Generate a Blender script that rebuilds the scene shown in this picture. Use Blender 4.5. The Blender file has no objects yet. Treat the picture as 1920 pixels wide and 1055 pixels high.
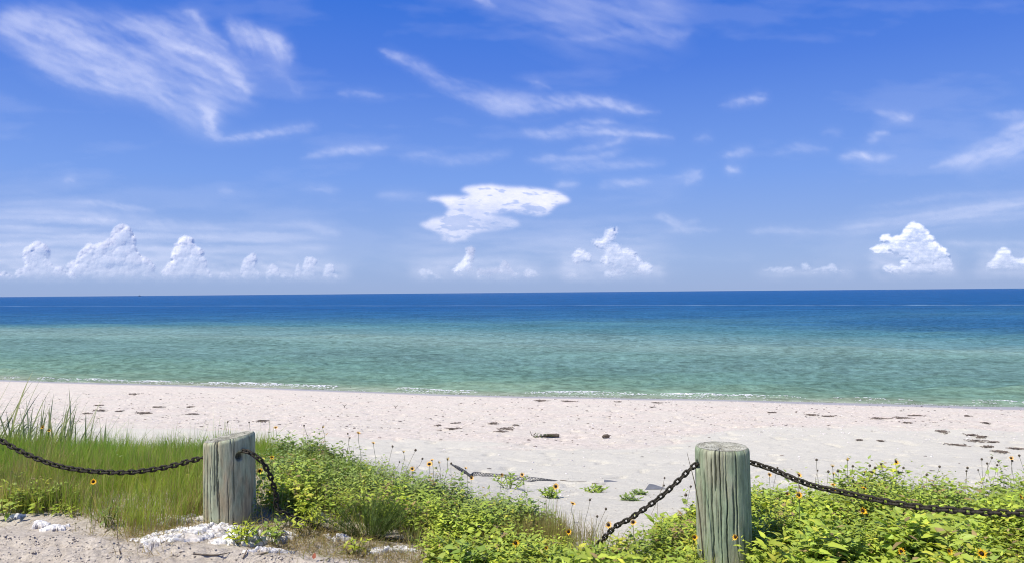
import bpy, math, random
import numpy as np
from mathutils import Vector, Matrix, Euler

random.seed(7)
RNG = np.random.default_rng(11)
SC = bpy.context.scene
COL = SC.collection
R = math.radians

# ------------------------------------------------------------------ camera
CAM_Z = 1.5
FPX = 1400.0                                  # focal length in photograph pixels (1920 wide)
cam_data = bpy.data.cameras.new('camera')
cam = bpy.data.objects.new('camera', cam_data)
COL.objects.link(cam)
cam_data.sensor_width = 36.0
cam_data.lens = FPX / 1920.0 * 36.0
cam_data.clip_start = 0.05
cam_data.clip_end = 200000.0
CM = Matrix.Rotation(R(90 + 0.839), 3, 'X') @ Matrix.Rotation(R(-0.477), 3, 'Z')
cam.matrix_world = Matrix.Translation((0, 0, CAM_Z)) @ CM.to_4x4()
SC.camera = cam
SC.cycles.pixel_filter_type = 'BLACKMAN_HARRIS'
SC.cycles.filter_width = 1.05

# ------------------------------------------------------------------ sun, exposure
SUN_EL, SUN_AZ = 60.0, -118.0                 # azimuth measured from +Y towards +X: the sun stands left and a little behind
sd = Vector((math.sin(R(SUN_AZ)) * math.cos(R(SUN_EL)), math.cos(R(SUN_AZ)) * math.cos(R(SUN_EL)), math.sin(R(SUN_EL))))
sun_data = bpy.data.lights.new('sun', 'SUN')
sun_data.energy = 4.6
sun_data.angle = R(0.53)
sun_data.color = (1.0, 0.945, 0.845)
sun = bpy.data.objects.new('sun', sun_data)
COL.objects.link(sun)
sun.location = sd * 60
sun.rotation_euler = sd.to_track_quat('Z', 'Y').to_euler()
SC.view_settings.view_transform = 'Standard'
SC.view_settings.look = 'None'
SC.view_settings.gamma = 1.0
SC.view_settings.use_curve_mapping = False
SC.view_settings.exposure = 0.35
SKY_STRENGTH = 0.10


def ray(u, v):
    """direction of a photograph pixel"""
    return CM @ Vector(((u - 960) / FPX, (527.5 - v) / FPX, -1.0))


def at(u, v, Y):
    """the point a photograph pixel shows, Y metres ahead"""
    d = ray(u, v)
    return Vector((0, 0, CAM_Z)) + d * (Y / d.y)


CMI = np.array(CM.inverted())


def proj(P):
    P = np.asarray(P, float) - np.array([0, 0, CAM_Z])
    q = P @ CMI.T
    return 960 - FPX * q[..., 0] / q[..., 2], 527.5 + FPX * q[..., 1] / q[..., 2]


# ------------------------------------------------------------------ node helpers
class NT:
    def __init__(self, nt):
        self.nt = nt
        self.n = nt.nodes
        self.l = nt.links

    def node(self, t, **kw):
        nd = self.n.new(t)
        for k, v in kw.items():
            setattr(nd, k, v)
        return nd

    def put(self, sock, v):
        if v is None:
            return
        if isinstance(v, bpy.types.NodeSocket):
            self.l.new(v, sock)
        else:
            sock.default_value = v

    def math(self, op, a, b=None, c=None, clamp=False):
        nd = self.node('ShaderNodeMath', operation=op, use_clamp=clamp)
        self.put(nd.inputs[0], a)
        self.put(nd.inputs[1], b)
        self.put(nd.inputs[2], c)
        return nd.outputs[0]

    def vmath(self, op, a, b=None, scale=None):
        nd = self.node('ShaderNodeVectorMath', operation=op)
        self.put(nd.inputs[0], a)
        self.put(nd.inputs[1], b)
        if scale is not None:
            self.put(nd.inputs['Scale'], scale)
        return nd.outputs['Value' if op in ('LENGTH', 'DOT_PRODUCT', 'DISTANCE') else 'Vector']

    def mapr(self, v, a, b, c=0.0, d=1.0, kind='SMOOTHSTEP'):
        nd = self.node('ShaderNodeMapRange', interpolation_type=kind)
        nd.clamp = True
        self.put(nd.inputs[0], v)
        for i, x in enumerate((a, b, c, d)):
            self.put(nd.inputs[i + 1], x)
        return nd.outputs[0]

    def mapping(self, v, loc=(0, 0, 0), rot=(0, 0, 0), scale=(1, 1, 1), kind='POINT'):
        nd = self.node('ShaderNodeMapping', vector_type=kind)
        self.put(nd.inputs[0], v)
        nd.inputs['Location'].default_value = loc
        nd.inputs['Rotation'].default_value = rot
        nd.inputs['Scale'].default_value = scale
        return nd.outputs[0]

    def noise(self, v, scale, detail=4.0, rough=0.5, dist=0.0, out='Fac', lac=2.0):
        nd = self.node('ShaderNodeTexNoise')
        self.put(nd.inputs['Vector'], v)
        nd.inputs['Scale'].default_value = scale
        nd.inputs['Detail'].default_value = detail
        nd.inputs['Roughness'].default_value = rough
        nd.inputs['Distortion'].default_value = dist
        nd.inputs['Lacunarity'].default_value = lac
        return nd.outputs[out]

    def mix(self, f, a, b, mode='MIX'):
        nd = self.node('ShaderNodeMix', data_type='RGBA', blend_type=mode)
        self.put(nd.inputs[0], f)
        self.put(nd.inputs[6], a)
        self.put(nd.inputs[7], b)
        return nd.outputs[2]

    def ramp(self, v, stops, interp='LINEAR'):
        nd = self.node('ShaderNodeValToRGB')
        cr = nd.color_ramp
        cr.interpolation = interp
        while len(cr.elements) > 1:
            cr.elements.remove(cr.elements[-1])
        cr.elements[0].position = stops[0][0]
        cr.elements[0].color = (*stops[0][1], 1)
        for p, c in stops[1:]:
            e = cr.elements.new(p)
            e.color = (*c, 1)
        self.put(nd.inputs[0], v)
        return nd.outputs[0]


def srgb(r, g, b):
    f = lambda c: c / 12.92 if c <= 0.04045 else ((c + 0.055) / 1.055) ** 2.4
    return tuple(f(x / 255.0) for x in (r, g, b))


# ------------------------------------------------------------------ world: sky with clouds
def build_world():
    w = bpy.data.worlds.new('World')
    SC.world = w
    w.use_nodes = True
    T = NT(w.node_tree)
    for nd in list(T.n):
        T.n.remove(nd)
    out = T.node('ShaderNodeOutputWorld')
    bg = T.node('ShaderNodeBackground')
    bg.inputs['Strength'].default_value = SKY_STRENGTH
    T.l.new(bg.outputs[0], out.inputs[0])
    sky = T.node('ShaderNodeTexSky', sky_type='NISHITA')
    sky.sun_disc = False
    sky.sun_elevation = R(SUN_EL)
    sky.sun_rotation = R(SUN_AZ)
    sky.altitude = 0
    sky.air_density = 1.0
    sky.dust_density = 0.15
    sky.ozone_density = 3.0
    K = 1.0 / SKY_STRENGTH / (2 ** SC.view_settings.exposure)
    tc = T.node('ShaderNodeTexCoord')
    D = tc.outputs['Generated']
    sx = T.node('ShaderNodeSeparateXYZ')
    T.put(sx.inputs[0], D)
    el = T.math('ARCSINE', sx.outputs[2])
    els = T.math('MULTIPLY', el, 14.0)

    # clear air: the daylight sky, graded to the deep saturated blue of a clean sea-level noon
    k = lambda *c: tuple(x * K for x in srgb(*c))
    grade = T.ramp(T.math('DIVIDE', els, 12.0, clamp=True), [
        (0.0, k(150, 174, 219)), (0.05, k(151, 178, 228)), (0.176, k(120, 160, 236)), (0.337, k(80, 128, 226)),
        (0.43, k(58, 116, 221)), (0.6, k(44, 98, 204)), (1.0, k(34, 80, 176))])
    clear = T.mix(0.94, sky.outputs[0], grade)

    T.l.new(clear, bg.inputs['Color'])
    w.cycles.sampling_method = 'MANUAL'
    w.cycles.sample_map_resolution = 512


build_world()

# ------------------------------------------------------------------ numpy noise
_perm = np.random.default_rng(5).permutation(256)
_perm = np.concatenate([_perm, _perm, _perm])
_ga = np.random.default_rng(6).uniform(0, 2 * np.pi, 256)


def perlin(x, y, seed=0):
    x = np.asarray(x, float) + seed * 17.31
    y = np.asarray(y, float) - seed * 9.73
    xi, yi = np.floor(x).astype(int), np.floor(y).astype(int)
    fx, fy = x - xi, y - yi
    u, v = fx * fx * fx * (fx * (fx * 6 - 15) + 10), fy * fy * fy * (fy * (fy * 6 - 15) + 10)

    def g(ix, iy, dx, dy):
        a = _ga[_perm[_perm[ix & 255] + (iy & 255)]]
        return np.cos(a) * dx + np.sin(a) * dy
    n00, n10 = g(xi, yi, fx, fy), g(xi + 1, yi, fx - 1, fy)
    n01, n11 = g(xi, yi + 1, fx, fy - 1), g(xi + 1, yi + 1, fx - 1, fy - 1)
    return (n00 * (1 - u) + n10 * u) * (1 - v) + (n01 * (1 - u) + n11 * u) * v


def fbm(x, y, octv=4, gain=0.5, seed=0):
    r, a, f = 0, 1.0, 1.0
    for i in range(octv):
        r = r + a * perlin(np.asarray(x) * f, np.asarray(y) * f, seed + i * 3)
        a *= gain
        f *= 2.03
    return r


def sstep(x, a, b):
    t = np.clip((np.asarray(x, float) - a) / (b - a), 0, 1)
    return t * t * (3 - 2 * t)


# ------------------------------------------------------------------ object helpers
def link(name, me, mat=None, parent=None):
    o = bpy.data.objects.new(name, me)
    COL.objects.link(o)
    if mat is not None and not me.materials:
        me.materials.append(mat)
    if parent is not None:
        o.parent = parent
    return o


def tag(o, label=None, cat=None, group=None, kind=None):
    for k_, v_ in (('label', label), ('category', cat), ('group', group), ('kind', kind)):
        if v_:
            o[k_] = v_
    return o


def empty(name, loc):
    o = bpy.data.objects.new(name, None)
    o.empty_display_size = 0.1
    COL.objects.link(o)
    o.location = loc
    return o


def mesh_np(name, V, F, smooth=True, cols=None, attrs=None):
    """V (n,3), F (m,3) or (m,4)"""
    V = np.asarray(V, np.float32)
    F = np.asarray(F, np.int32)
    me = bpy.data.meshes.new(name)
    n, m, kf = len(V), len(F), F.shape[1]
    me.vertices.add(n)
    me.vertices.foreach_set('co', V.ravel())
    me.loops.add(m * kf)
    me.loops.foreach_set('vertex_index', F.ravel())
    me.polygons.add(m)
    me.polygons.foreach_set('loop_start', np.arange(0, m * kf, kf, dtype=np.int32))
    me.polygons.foreach_set('use_smooth', np.full(m, smooth))
    if cols is not None:
        ca = me.color_attributes.new('Col', 'FLOAT_COLOR', 'POINT')
        c4 = np.ones((n, 4), np.float32)
        c4[:, :3] = cols
        ca.data.foreach_set('color', c4.ravel())
    for k_, v_ in (attrs or {}).items():
        at_ = me.attributes.new(k_, 'FLOAT', 'POINT')
        at_.data.foreach_set('value', np.asarray(v_, np.float32))
    me.update()
    me.validate()
    return me


def grid_faces(nr, nc):
    i = np.arange(nr - 1)[:, None] * nc + np.arange(nc - 1)[None, :]
    i = i.ravel()
    return np.stack([i, i + 1, i + nc + 1, i + nc], 1)


def tube_np(path, rad, seg=6, cap=True):
    """tube along a polyline, returns V, F(quads) ; rad scalar or per point"""
    path = np.asarray(path, float)
    n = len(path)
    rad = np.broadcast_to(np.asarray(rad, float), (n,))
    tan = np.gradient(path, axis=0)
    tan /= np.linalg.norm(tan, axis=1)[:, None] + 1e-9
    ref = np.array([0.0, 0.0, 1.0]) if abs(tan[0][2]) < 0.9 else np.array([0.0, 1.0, 0.0])
    V = []
    for i in range(n):
        a = np.cross(tan[i], ref)
        a /= np.linalg.norm(a) + 1e-9
        b = np.cross(tan[i], a)
        ref = np.cross(a, tan[i])
        th = np.arange(seg) / seg * 2 * np.pi
        V.append(path[i] + rad[i] * (np.cos(th)[:, None] * a + np.sin(th)[:, None] * b))
    V = np.concatenate(V)
    F = []
    for i in range(n - 1):
        for j in range(seg):
            F.append([i * seg + j, i * seg + (j + 1) % seg, (i + 1) * seg + (j + 1) % seg, (i + 1) * seg + j])
    return V, np.array(F)


def join(parts):
    Vs, Fs, o = [], [], 0
    for V, F in parts:
        Vs.append(V)
        Fs.append(np.asarray(F) + o)
        o += len(V)
    return np.concatenate(Vs), np.concatenate(Fs)


# ------------------------------------------------------------------ materials
def new_mat(name):
    m = bpy.data.materials.new(name)
    m.use_nodes = True
    T = NT(m.node_tree)
    b = T.n['Principled BSDF']
    return m, T, b


def attr(T, name, out='Fac'):
    nd = T.node('ShaderNodeAttribute', attribute_name=name)
    return nd.outputs[out]


def objco(T):
    return T.node('ShaderNodeTexCoord').outputs['Object']


def bump(T, b, h, strength, dist):
    nd = T.node('ShaderNodeBump')
    nd.inputs['Strength'].default_value = strength
    nd.inputs['Distance'].default_value = dist
    T.put(nd.inputs['Height'], h)
    T.l.new(nd.outputs[0], b.inputs['Normal'])
    return nd


def sand_material():
    m, T, b = new_mat('sand')
    c = objco(T)
    shell, wet, road = attr(T, 'shell'), attr(T, 'wet'), attr(T, 'road')
    n1 = T.noise(c, 1.1, 5.0, 0.6)
    n2 = T.noise(c, 14.0, 5.0, 0.7)
    n3 = T.noise(T.mapping(c, scale=(1.0, 2.2, 1)), 45.0, 4.0, 0.75)
    smooth = T.mix(n1, (0.57, 0.545, 0.455, 1), (0.665, 0.635, 0.535, 1))
    shells = T.mix(T.mapr(n2, 0.3, 0.7), (0.60, 0.53, 0.445, 1), (0.78, 0.70, 0.60, 1))
    col = T.mix(shell, smooth, shells)
    roadc = T.mix(T.mapr(n2, 0.3, 0.7), (0.46, 0.405, 0.33, 1), (0.60, 0.54, 0.45, 1))
    col = T.mix(road, col, roadc)
    # dark grains and bits of shell
    v = T.node('ShaderNodeTexVoronoi', feature='F1')
    T.put(v.inputs['Vector'], T.mapping(c, scale=(1, 1.5, 1)))
    v.inputs['Scale'].default_value = 19.0
    sp = T.mapr(v.outputs['Distance'], 0.16, 0.08)
    sc = T.node('ShaderNodeSeparateColor')
    T.put(sc.inputs[0], v.outputs['Color'])
    pick = T.math('GREATER_THAN', sc.outputs[0], T.math('SUBTRACT', 0.93, T.math('MULTIPLY', shell, 0.26)))
    col = T.mix(T.math('MULTIPLY', T.math('MULTIPLY', sp, pick), 0.5), col, (0.22, 0.18, 0.155, 1))
    pickw = T.math('LESS_THAN', sc.outputs[1], T.math('ADD', 0.05, T.math('MULTIPLY', shell, 0.2)))
    col = T.mix(T.math('MULTIPLY', T.math('MULTIPLY', sp, pickw), 0.8), col, (0.86, 0.80, 0.76, 1))
    n5 = T.noise(T.mapping(c, scale=(1.0, 1.6, 1)), 9.0, 6.0, 0.8)
    fine = T.math('MULTIPLY', T.mapr(n3, 0.34, 0.62, 0.84, 1.08), T.mapr(n5, 0.36, 0.62, T.math('SUBTRACT', .95, T.math('MULTIPLY', shell, .17)), 1.06))
    mul = T.node('ShaderNodeVectorMath', operation='SCALE')
    T.put(mul.inputs[0], col)
    T.put(mul.inputs['Scale'], fine)
    col = T.mix(T.math('MULTIPLY', wet, 0.85), mul.outputs[0], (0.33, 0.315, 0.30, 1))
    T.l.new(col, b.inputs['Base Color'])
    T.put(b.inputs['Roughness'], T.math('SUBTRACT', 0.95, T.math('MULTIPLY', wet, 0.62)))
    b.inputs['Specular IOR Level'].default_value = 0.25
    h = T.math('ADD', T.math('MULTIPLY', n3, T.math('SUBTRACT', 1.0, wet)), T.math('MULTIPLY', n2, 0.8))
    h = T.math('ADD', h, T.math('MULTIPLY', n5, 1.6))
    bump(T, b, h, 0.75, 0.02)
    return m


def water_material():
    m, T, b = new_mat('sea_water')
    c = objco(T)
    t = attr(T, 'shore')                        # metres of water towards the open sea, along the view of the beach
    wob = T.noise(T.mapping(c, scale=(0.02, 0.06, 1)), 1.0, 4.0, 0.6)
    lt = T.math('LOGARITHM', T.math('MULTIPLY', t, T.math('MULTIPLY_ADD', T.math('SUBTRACT', wob, 0.5), 0.55, 1.0)), 10.0)
    f = T.mapr(lt, math.log10(23.0), math.log10(700.0), 0, 1, 'LINEAR')
    P = lambda mm: (math.log10(mm) - math.log10(23.0)) / (math.log10(700.0) - math.log10(23.0))
    col = T.ramp(f, [(0.0, (0.36, 0.38, 0.28)), (P(24.8), (0.23, 0.34, 0.235)), (P(27), (0.17, 0.295, 0.22)), (P(31), (0.14, 0.265, 0.22)), (P(36), (0.145, 0.265, 0.24)),
                     (P(42), (0.155, 0.28, 0.25)), (P(50), (0.20, 0.325, 0.295)), (P(58), (0.15, 0.28, 0.28)), (P(72), (0.085, 0.22, 0.255)),
                     (P(100), (0.032, 0.13, 0.255)), (P(170), (0.016, 0.095, 0.25)), (1.0, (0.014, 0.088, 0.245))])
    # gust patches, and wavelet light and shade put into the colour; foreshortening makes streaks
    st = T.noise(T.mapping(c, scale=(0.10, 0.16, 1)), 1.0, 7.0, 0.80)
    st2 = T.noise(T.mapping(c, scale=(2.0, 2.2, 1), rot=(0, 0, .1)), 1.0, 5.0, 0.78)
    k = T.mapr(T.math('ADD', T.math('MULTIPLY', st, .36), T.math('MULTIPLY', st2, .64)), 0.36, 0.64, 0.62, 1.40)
    # a boat's wake far out
    sp = T.node('ShaderNodeSeparateXYZ')
    T.put(sp.inputs[0], c)
    wd = T.math('ADD', T.math('ADD', sp.outputs[1], T.math('MULTIPLY', sp.outputs[0], .42)), T.math('MULTIPLY', T.noise(c, .02, 2.0, .5), 14.0))
    wl = T.math('MULTIPLY', T.mapr(T.math('ABSOLUTE', T.math('SUBTRACT', wd, 199.0)), 5.0, 1.0), T.mapr(st, .35, .6, .3, 1.0))
    col = T.mix(T.math('MULTIPLY', wl, .5), col, (0.22, 0.33, 0.42, 1))
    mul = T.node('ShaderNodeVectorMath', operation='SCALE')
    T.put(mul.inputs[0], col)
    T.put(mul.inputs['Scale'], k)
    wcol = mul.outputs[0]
    h1 = T.noise(T.mapping(c, rot=(0, 0, 0.2), scale=(0.55, 1.5, 1)), 1.0, 6.0, 0.68)
    h2 = T.noise(T.mapping(c, rot=(0, 0, -0.25), scale=(2.2, 5.0, 1)), 1.0, 5.0, 0.7)
    h = T.math('ADD', T.math('MULTIPLY', h1, 1.0), T.math('MULTIPLY', h2, 0.3))
    nd = bump(T, b, h, 1.0, 0.5)
    df = T.node('ShaderNodeBsdfDiffuse')
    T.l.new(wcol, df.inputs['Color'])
    T.l.new(nd.outputs[0], df.inputs['Normal'])
    gl = T.node('ShaderNodeBsdfGlossy')
    gl.inputs['Roughness'].default_value = 0.22
    T.l.new(nd.outputs[0], gl.inputs['Normal'])
    fr = T.node('ShaderNodeFresnel')
    fr.inputs['IOR'].default_value = 1.333
    T.l.new(nd.outputs[0], fr.inputs['Normal'])
    # the streak noise, not facet slope, sets where the low sky is mirrored
    fac = T.math('MULTIPLY', fr.outputs[0], T.mapr(st2, 0.40, 0.62, 0.04, 0.50))
    ms = T.node('ShaderNodeMixShader')
    T.l.new(fac, ms.inputs[0])
    T.l.new(df.outputs[0], ms.inputs[1])
    T.l.new(gl.outputs[0], ms.inputs[2])
    T.l.new(ms.outputs[0], T.n['Material Output'].inputs['Surface'])
    return m


def leaf_material(name, trans=0.35, rough=0.55):
    m, T, b = new_mat(name)
    c = attr(T, 'Col', 'Color')
    T.l.new(c, b.inputs['Base Color'])
    b.inputs['Roughness'].default_value = rough
    b.inputs['Specular IOR Level'].default_value = 0.35
    tr = T.node('ShaderNodeBsdfTranslucent')
    T.l.new(T.mix(1.0, c, (1.15, 1.2, 0.6, 1), 'MULTIPLY'), tr.inputs['Color'])
    mx = T.node('ShaderNodeMixShader')
    mx.inputs[0].default_value = trans
    T.l.new(b.outputs[0], mx.inputs[1])
    T.l.new(tr.outputs[0], mx.inputs[2])
    T.l.new(mx.outputs[0], T.n['Material Output'].inputs['Surface'])
    return m


def plain(name, col, rough=0.7, scale=30.0, var=0.35, spec=0.3, bmp=0.3, bdist=0.004):
    m, T, b = new_mat(name)
    n = T.noise(objco(T), scale, 5.0, 0.65)
    k = T.mapr(n, 0.3, 0.7, 1 - var, 1 + var)
    mul = T.node('ShaderNodeVectorMath', operation='SCALE')
    mul.inputs[0].default_value = col
    T.put(mul.inputs['Scale'], k)
    T.l.new(mul.outputs[0], b.inputs['Base Color'])
    b.inputs['Roughness'].default_value = rough
    b.inputs['Specular IOR Level'].default_value = spec
    bump(T, b, n, bmp, bdist)
    return m


def wood_material(name, green, brown, top=False):
    m, T, b = new_mat(name)
    c = objco(T)
    cr = attr(T, 'crack')
    if top:
        sp = T.node('ShaderNodeSeparateXYZ')
        T.put(sp.inputs[0], T.vmath('ADD', c, T.vmath('SCALE', T.noise(c, 8.0, 3.0, 0.6, out='Color'), scale=0.03)))
        r = T.math('SQRT', T.math('ADD', T.math('POWER', sp.outputs[0], 2.0), T.math('POWER', sp.outputs[1], 2.0)))
        rings = T.math('SINE', T.math('MULTIPLY', r, 420.0))
        n = T.noise(c, 22.0, 6.0, 0.7)
        v = T.math('ADD', T.math('MULTIPLY', rings, 0.06), n)
        col = T.ramp(v, [(0.3, (0.09, 0.085, 0.065)), (0.46, (0.25, 0.245, 0.19)), (0.6, (0.40, 0.395, 0.32)), (0.75, (0.52, 0.52, 0.45))])
        h = v
    else:
        cw = T.vmath('ADD', c, T.vmath('SCALE', T.vmath('SUBTRACT', T.noise(T.mapping(c, scale=(1, 1, .5)), 9.0, 4.0, .6, out='Color'), (.5, .5, .5)), scale=.022))
        n = T.noise(T.mapping(cw, scale=(1, 1, 0.09)), 55.0, 7.0, 0.72)
        n_ = T.noise(T.mapping(c, scale=(1, 1, 0.3)), 7.0, 4.0, 0.6)
        n4 = T.noise(T.mapping(cw, scale=(1, 1, 0.28)), 20.0, 6.0, 0.68)
        base = T.mix(T.mapr(n_, 0.42, 0.62), (*green, 1), (*brown, 1))
        k = T.mapr(T.math('ADD', T.math('MULTIPLY', n, 0.65), T.math('MULTIPLY', n4, 0.45)), 0.36, 0.70, 0.52, 1.32)
        mul = T.node('ShaderNodeVectorMath', operation='SCALE')
        T.put(mul.inputs[0], base)
        T.put(mul.inputs['Scale'], k)
        col = mul.outputs[0]
        h = n
    col = T.mix(T.math('MULTIPLY', cr, 0.6), col, (0.03, 0.026, 0.02, 1))
    T.l.new(col, b.inputs['Base Color'])
    b.inputs['Roughness'].default_value = 0.85
    b.inputs['Specular IOR Level'].default_value = 0.2
    bump(T, b, h, 0.6, 0.006)
    return m


M_SAND = sand_material()
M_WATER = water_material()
M_LEAF = leaf_material('foliage', 0.32, 0.5)
M_GRASS = leaf_material('grass_blades', 0.38, 0.6)
M_CHAIN = plain('rusty_chain', (0.030, 0.026, 0.018), 0.8, 60.0, 0.7, 0.3, 0.8, 0.004)
M_POST_R = wood_material('weathered_green_wood', (0.285, 0.35, 0.225), (0.34, 0.345, 0.24))
M_POST_L = wood_material('weathered_grey_wood', (0.34, 0.375, 0.26), (0.38, 0.32, 0.205))
M_TOP = wood_material('sawn_end_grain', None, None, True)
def cloth_material():
    m, T, b = new_mat('white_woven_bag')
    c = objco(T)
    n = T.noise(c, 9.0, 5.0, 0.65)
    n2 = T.noise(c, 70.0, 3.0, 0.6)
    col = T.mix(T.mapr(n, .46, .68), (.80, .79, .76, 1), (.52, .47, .40, 1))
    col = T.mix(T.mapr(n2, .3, .7, 0, .25), col, (.50, .47, .42, 1))
    T.l.new(col, b.inputs['Base Color'])
    b.inputs['Roughness'].default_value = .7
    w = T.noise(T.mapping(c, scale=(1, 3, 1)), 40.0, 4.0, .6)
    bump(T, b, w, .7, .006)
    return m


M_CLOTH = cloth_material()
M_WRACK = plain('dry_seaweed', (0.17, 0.14, 0.115), 0.9, 14.0, 0.6)
M_STICK = plain('bleached_driftwood', (0.25, 0.20, 0.15), 0.85, 30.0, 0.4)
M_DARKSTICK = plain('dark_driftwood', (0.10, 0.08, 0.06), 0.85, 30.0, 0.4)
M_NET = plain('black_plastic_mesh', (0.05, 0.055, 0.06), 0.6, 30.0, 0.3)
M_FABRIC = plain('grey_filter_fabric', (0.13, 0.14, 0.16), 0.8, 20.0, 0.15)
M_PETAL = plain('yellow_petals', (0.88, 0.47, 0.012), 0.6, 40.0, 0.18)
M_PALE = plain('pale_yellow_petals', (0.62, 0.42, 0.05), 0.6, 40.0, 0.2)
M_DISC = plain('brown_flower_disc', (0.035, 0.014, 0.008), 0.9, 200.0, 0.4)
M_SEED = plain('dried_seed_head', (0.12, 0.095, 0.065), 0.9, 200.0, 0.5)
M_STEM = plain('green_stem', (0.11, 0.14, 0.045), 0.7, 20.0, 0.3)
M_DRYSTEM = plain('dry_stem', (0.14, 0.12, 0.07), 0.8, 20.0, 0.3)
M_FOAM = plain('sea_foam', (0.86, 0.87, 0.87), 0.6, 20.0, 0.05)
M_DEADLEAF = plain('dead_red_leaf', (0.33, 0.10, 0.05), 0.7, 30.0, 0.3)

def catmull(P, n=24):
    P = [np.array(p, float) for p in P]
    P = [2 * P[0] - P[1]] + P + [2 * P[-1] - P[-2]]
    out = []
    for i in range(1, len(P) - 2):
        for t in np.linspace(0, 1, n, endpoint=False):
            a, b, c, d = P[i - 1], P[i], P[i + 1], P[i + 2]
            out.append(0.5 * (2 * b + (c - a) * t + (2 * a - 5 * b + 4 * c - d) * t * t + (3 * b - a - 3 * c + d) * t ** 3))
    out.append(P[-2])
    return np.array(out)

# ------------------------------------------------------------------ clouds
def cloud_material(name, col, trl):
    m = bpy.data.materials.new(name)
    m.use_nodes = True
    T = NT(m.node_tree)
    for nd in list(T.n):
        T.n.remove(nd)
    out = T.node('ShaderNodeOutputMaterial')
    d = T.node('ShaderNodeBsdfDiffuse')
    d.inputs['Color'].default_value = (*col, 1)
    t = T.node('ShaderNodeBsdfTranslucent')
    t.inputs['Color'].default_value = (*col, 1)
    mx = T.node('ShaderNodeMixShader')
    mx.inputs[0].default_value = trl
    T.l.new(d.outputs[0], mx.inputs[1])
    T.l.new(t.outputs[0], mx.inputs[2])
    tr = T.node('ShaderNodeBsdfTransparent')
    m2 = T.node('ShaderNodeMixShader')
    T.l.new(attr(T, 'cover'), m2.inputs[0])
    T.l.new(tr.outputs[0], m2.inputs[1])
    T.l.new(mx.outputs[0], m2.inputs[2])
    T.l.new(m2.outputs[0], out.inputs[0])
    return m


RV = np.array(CM)


def dirs(U, V):
    """unit directions of photograph pixels (arrays)"""
    q = np.stack([(U - 960) / FPX, (527.5 - V) / FPX, -np.ones_like(U)], -1)
    d = q @ RV.T
    return d / np.linalg.norm(d, axis=-1, keepdims=True)


def gblur(A, sx_, sy_=None):
    sy_ = sx_ if sy_ is None else sy_
    fy = np.fft.fftfreq(A.shape[0])[:, None]
    fx = np.fft.rfftfreq(A.shape[1])[None, :]
    return np.fft.irfft2(np.fft.rfft2(A) * np.exp(-2 * np.pi ** 2 * ((sx_ * fx) ** 2 + (sy_ * fy) ** 2)), A.shape)


def in_poly(U, V, poly):
    ins = np.zeros(U.shape, bool)
    n = len(poly)
    for i in range(n):
        x0, y0 = poly[i]
        x1, y1 = poly[(i + 1) % n]
        if y0 == y1:
            continue
        c = ((y0 > V) != (y1 > V)) & (U < (x1 - x0) * (V - y0) / (y1 - y0) + x0)
        ins ^= c
    return ins


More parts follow.
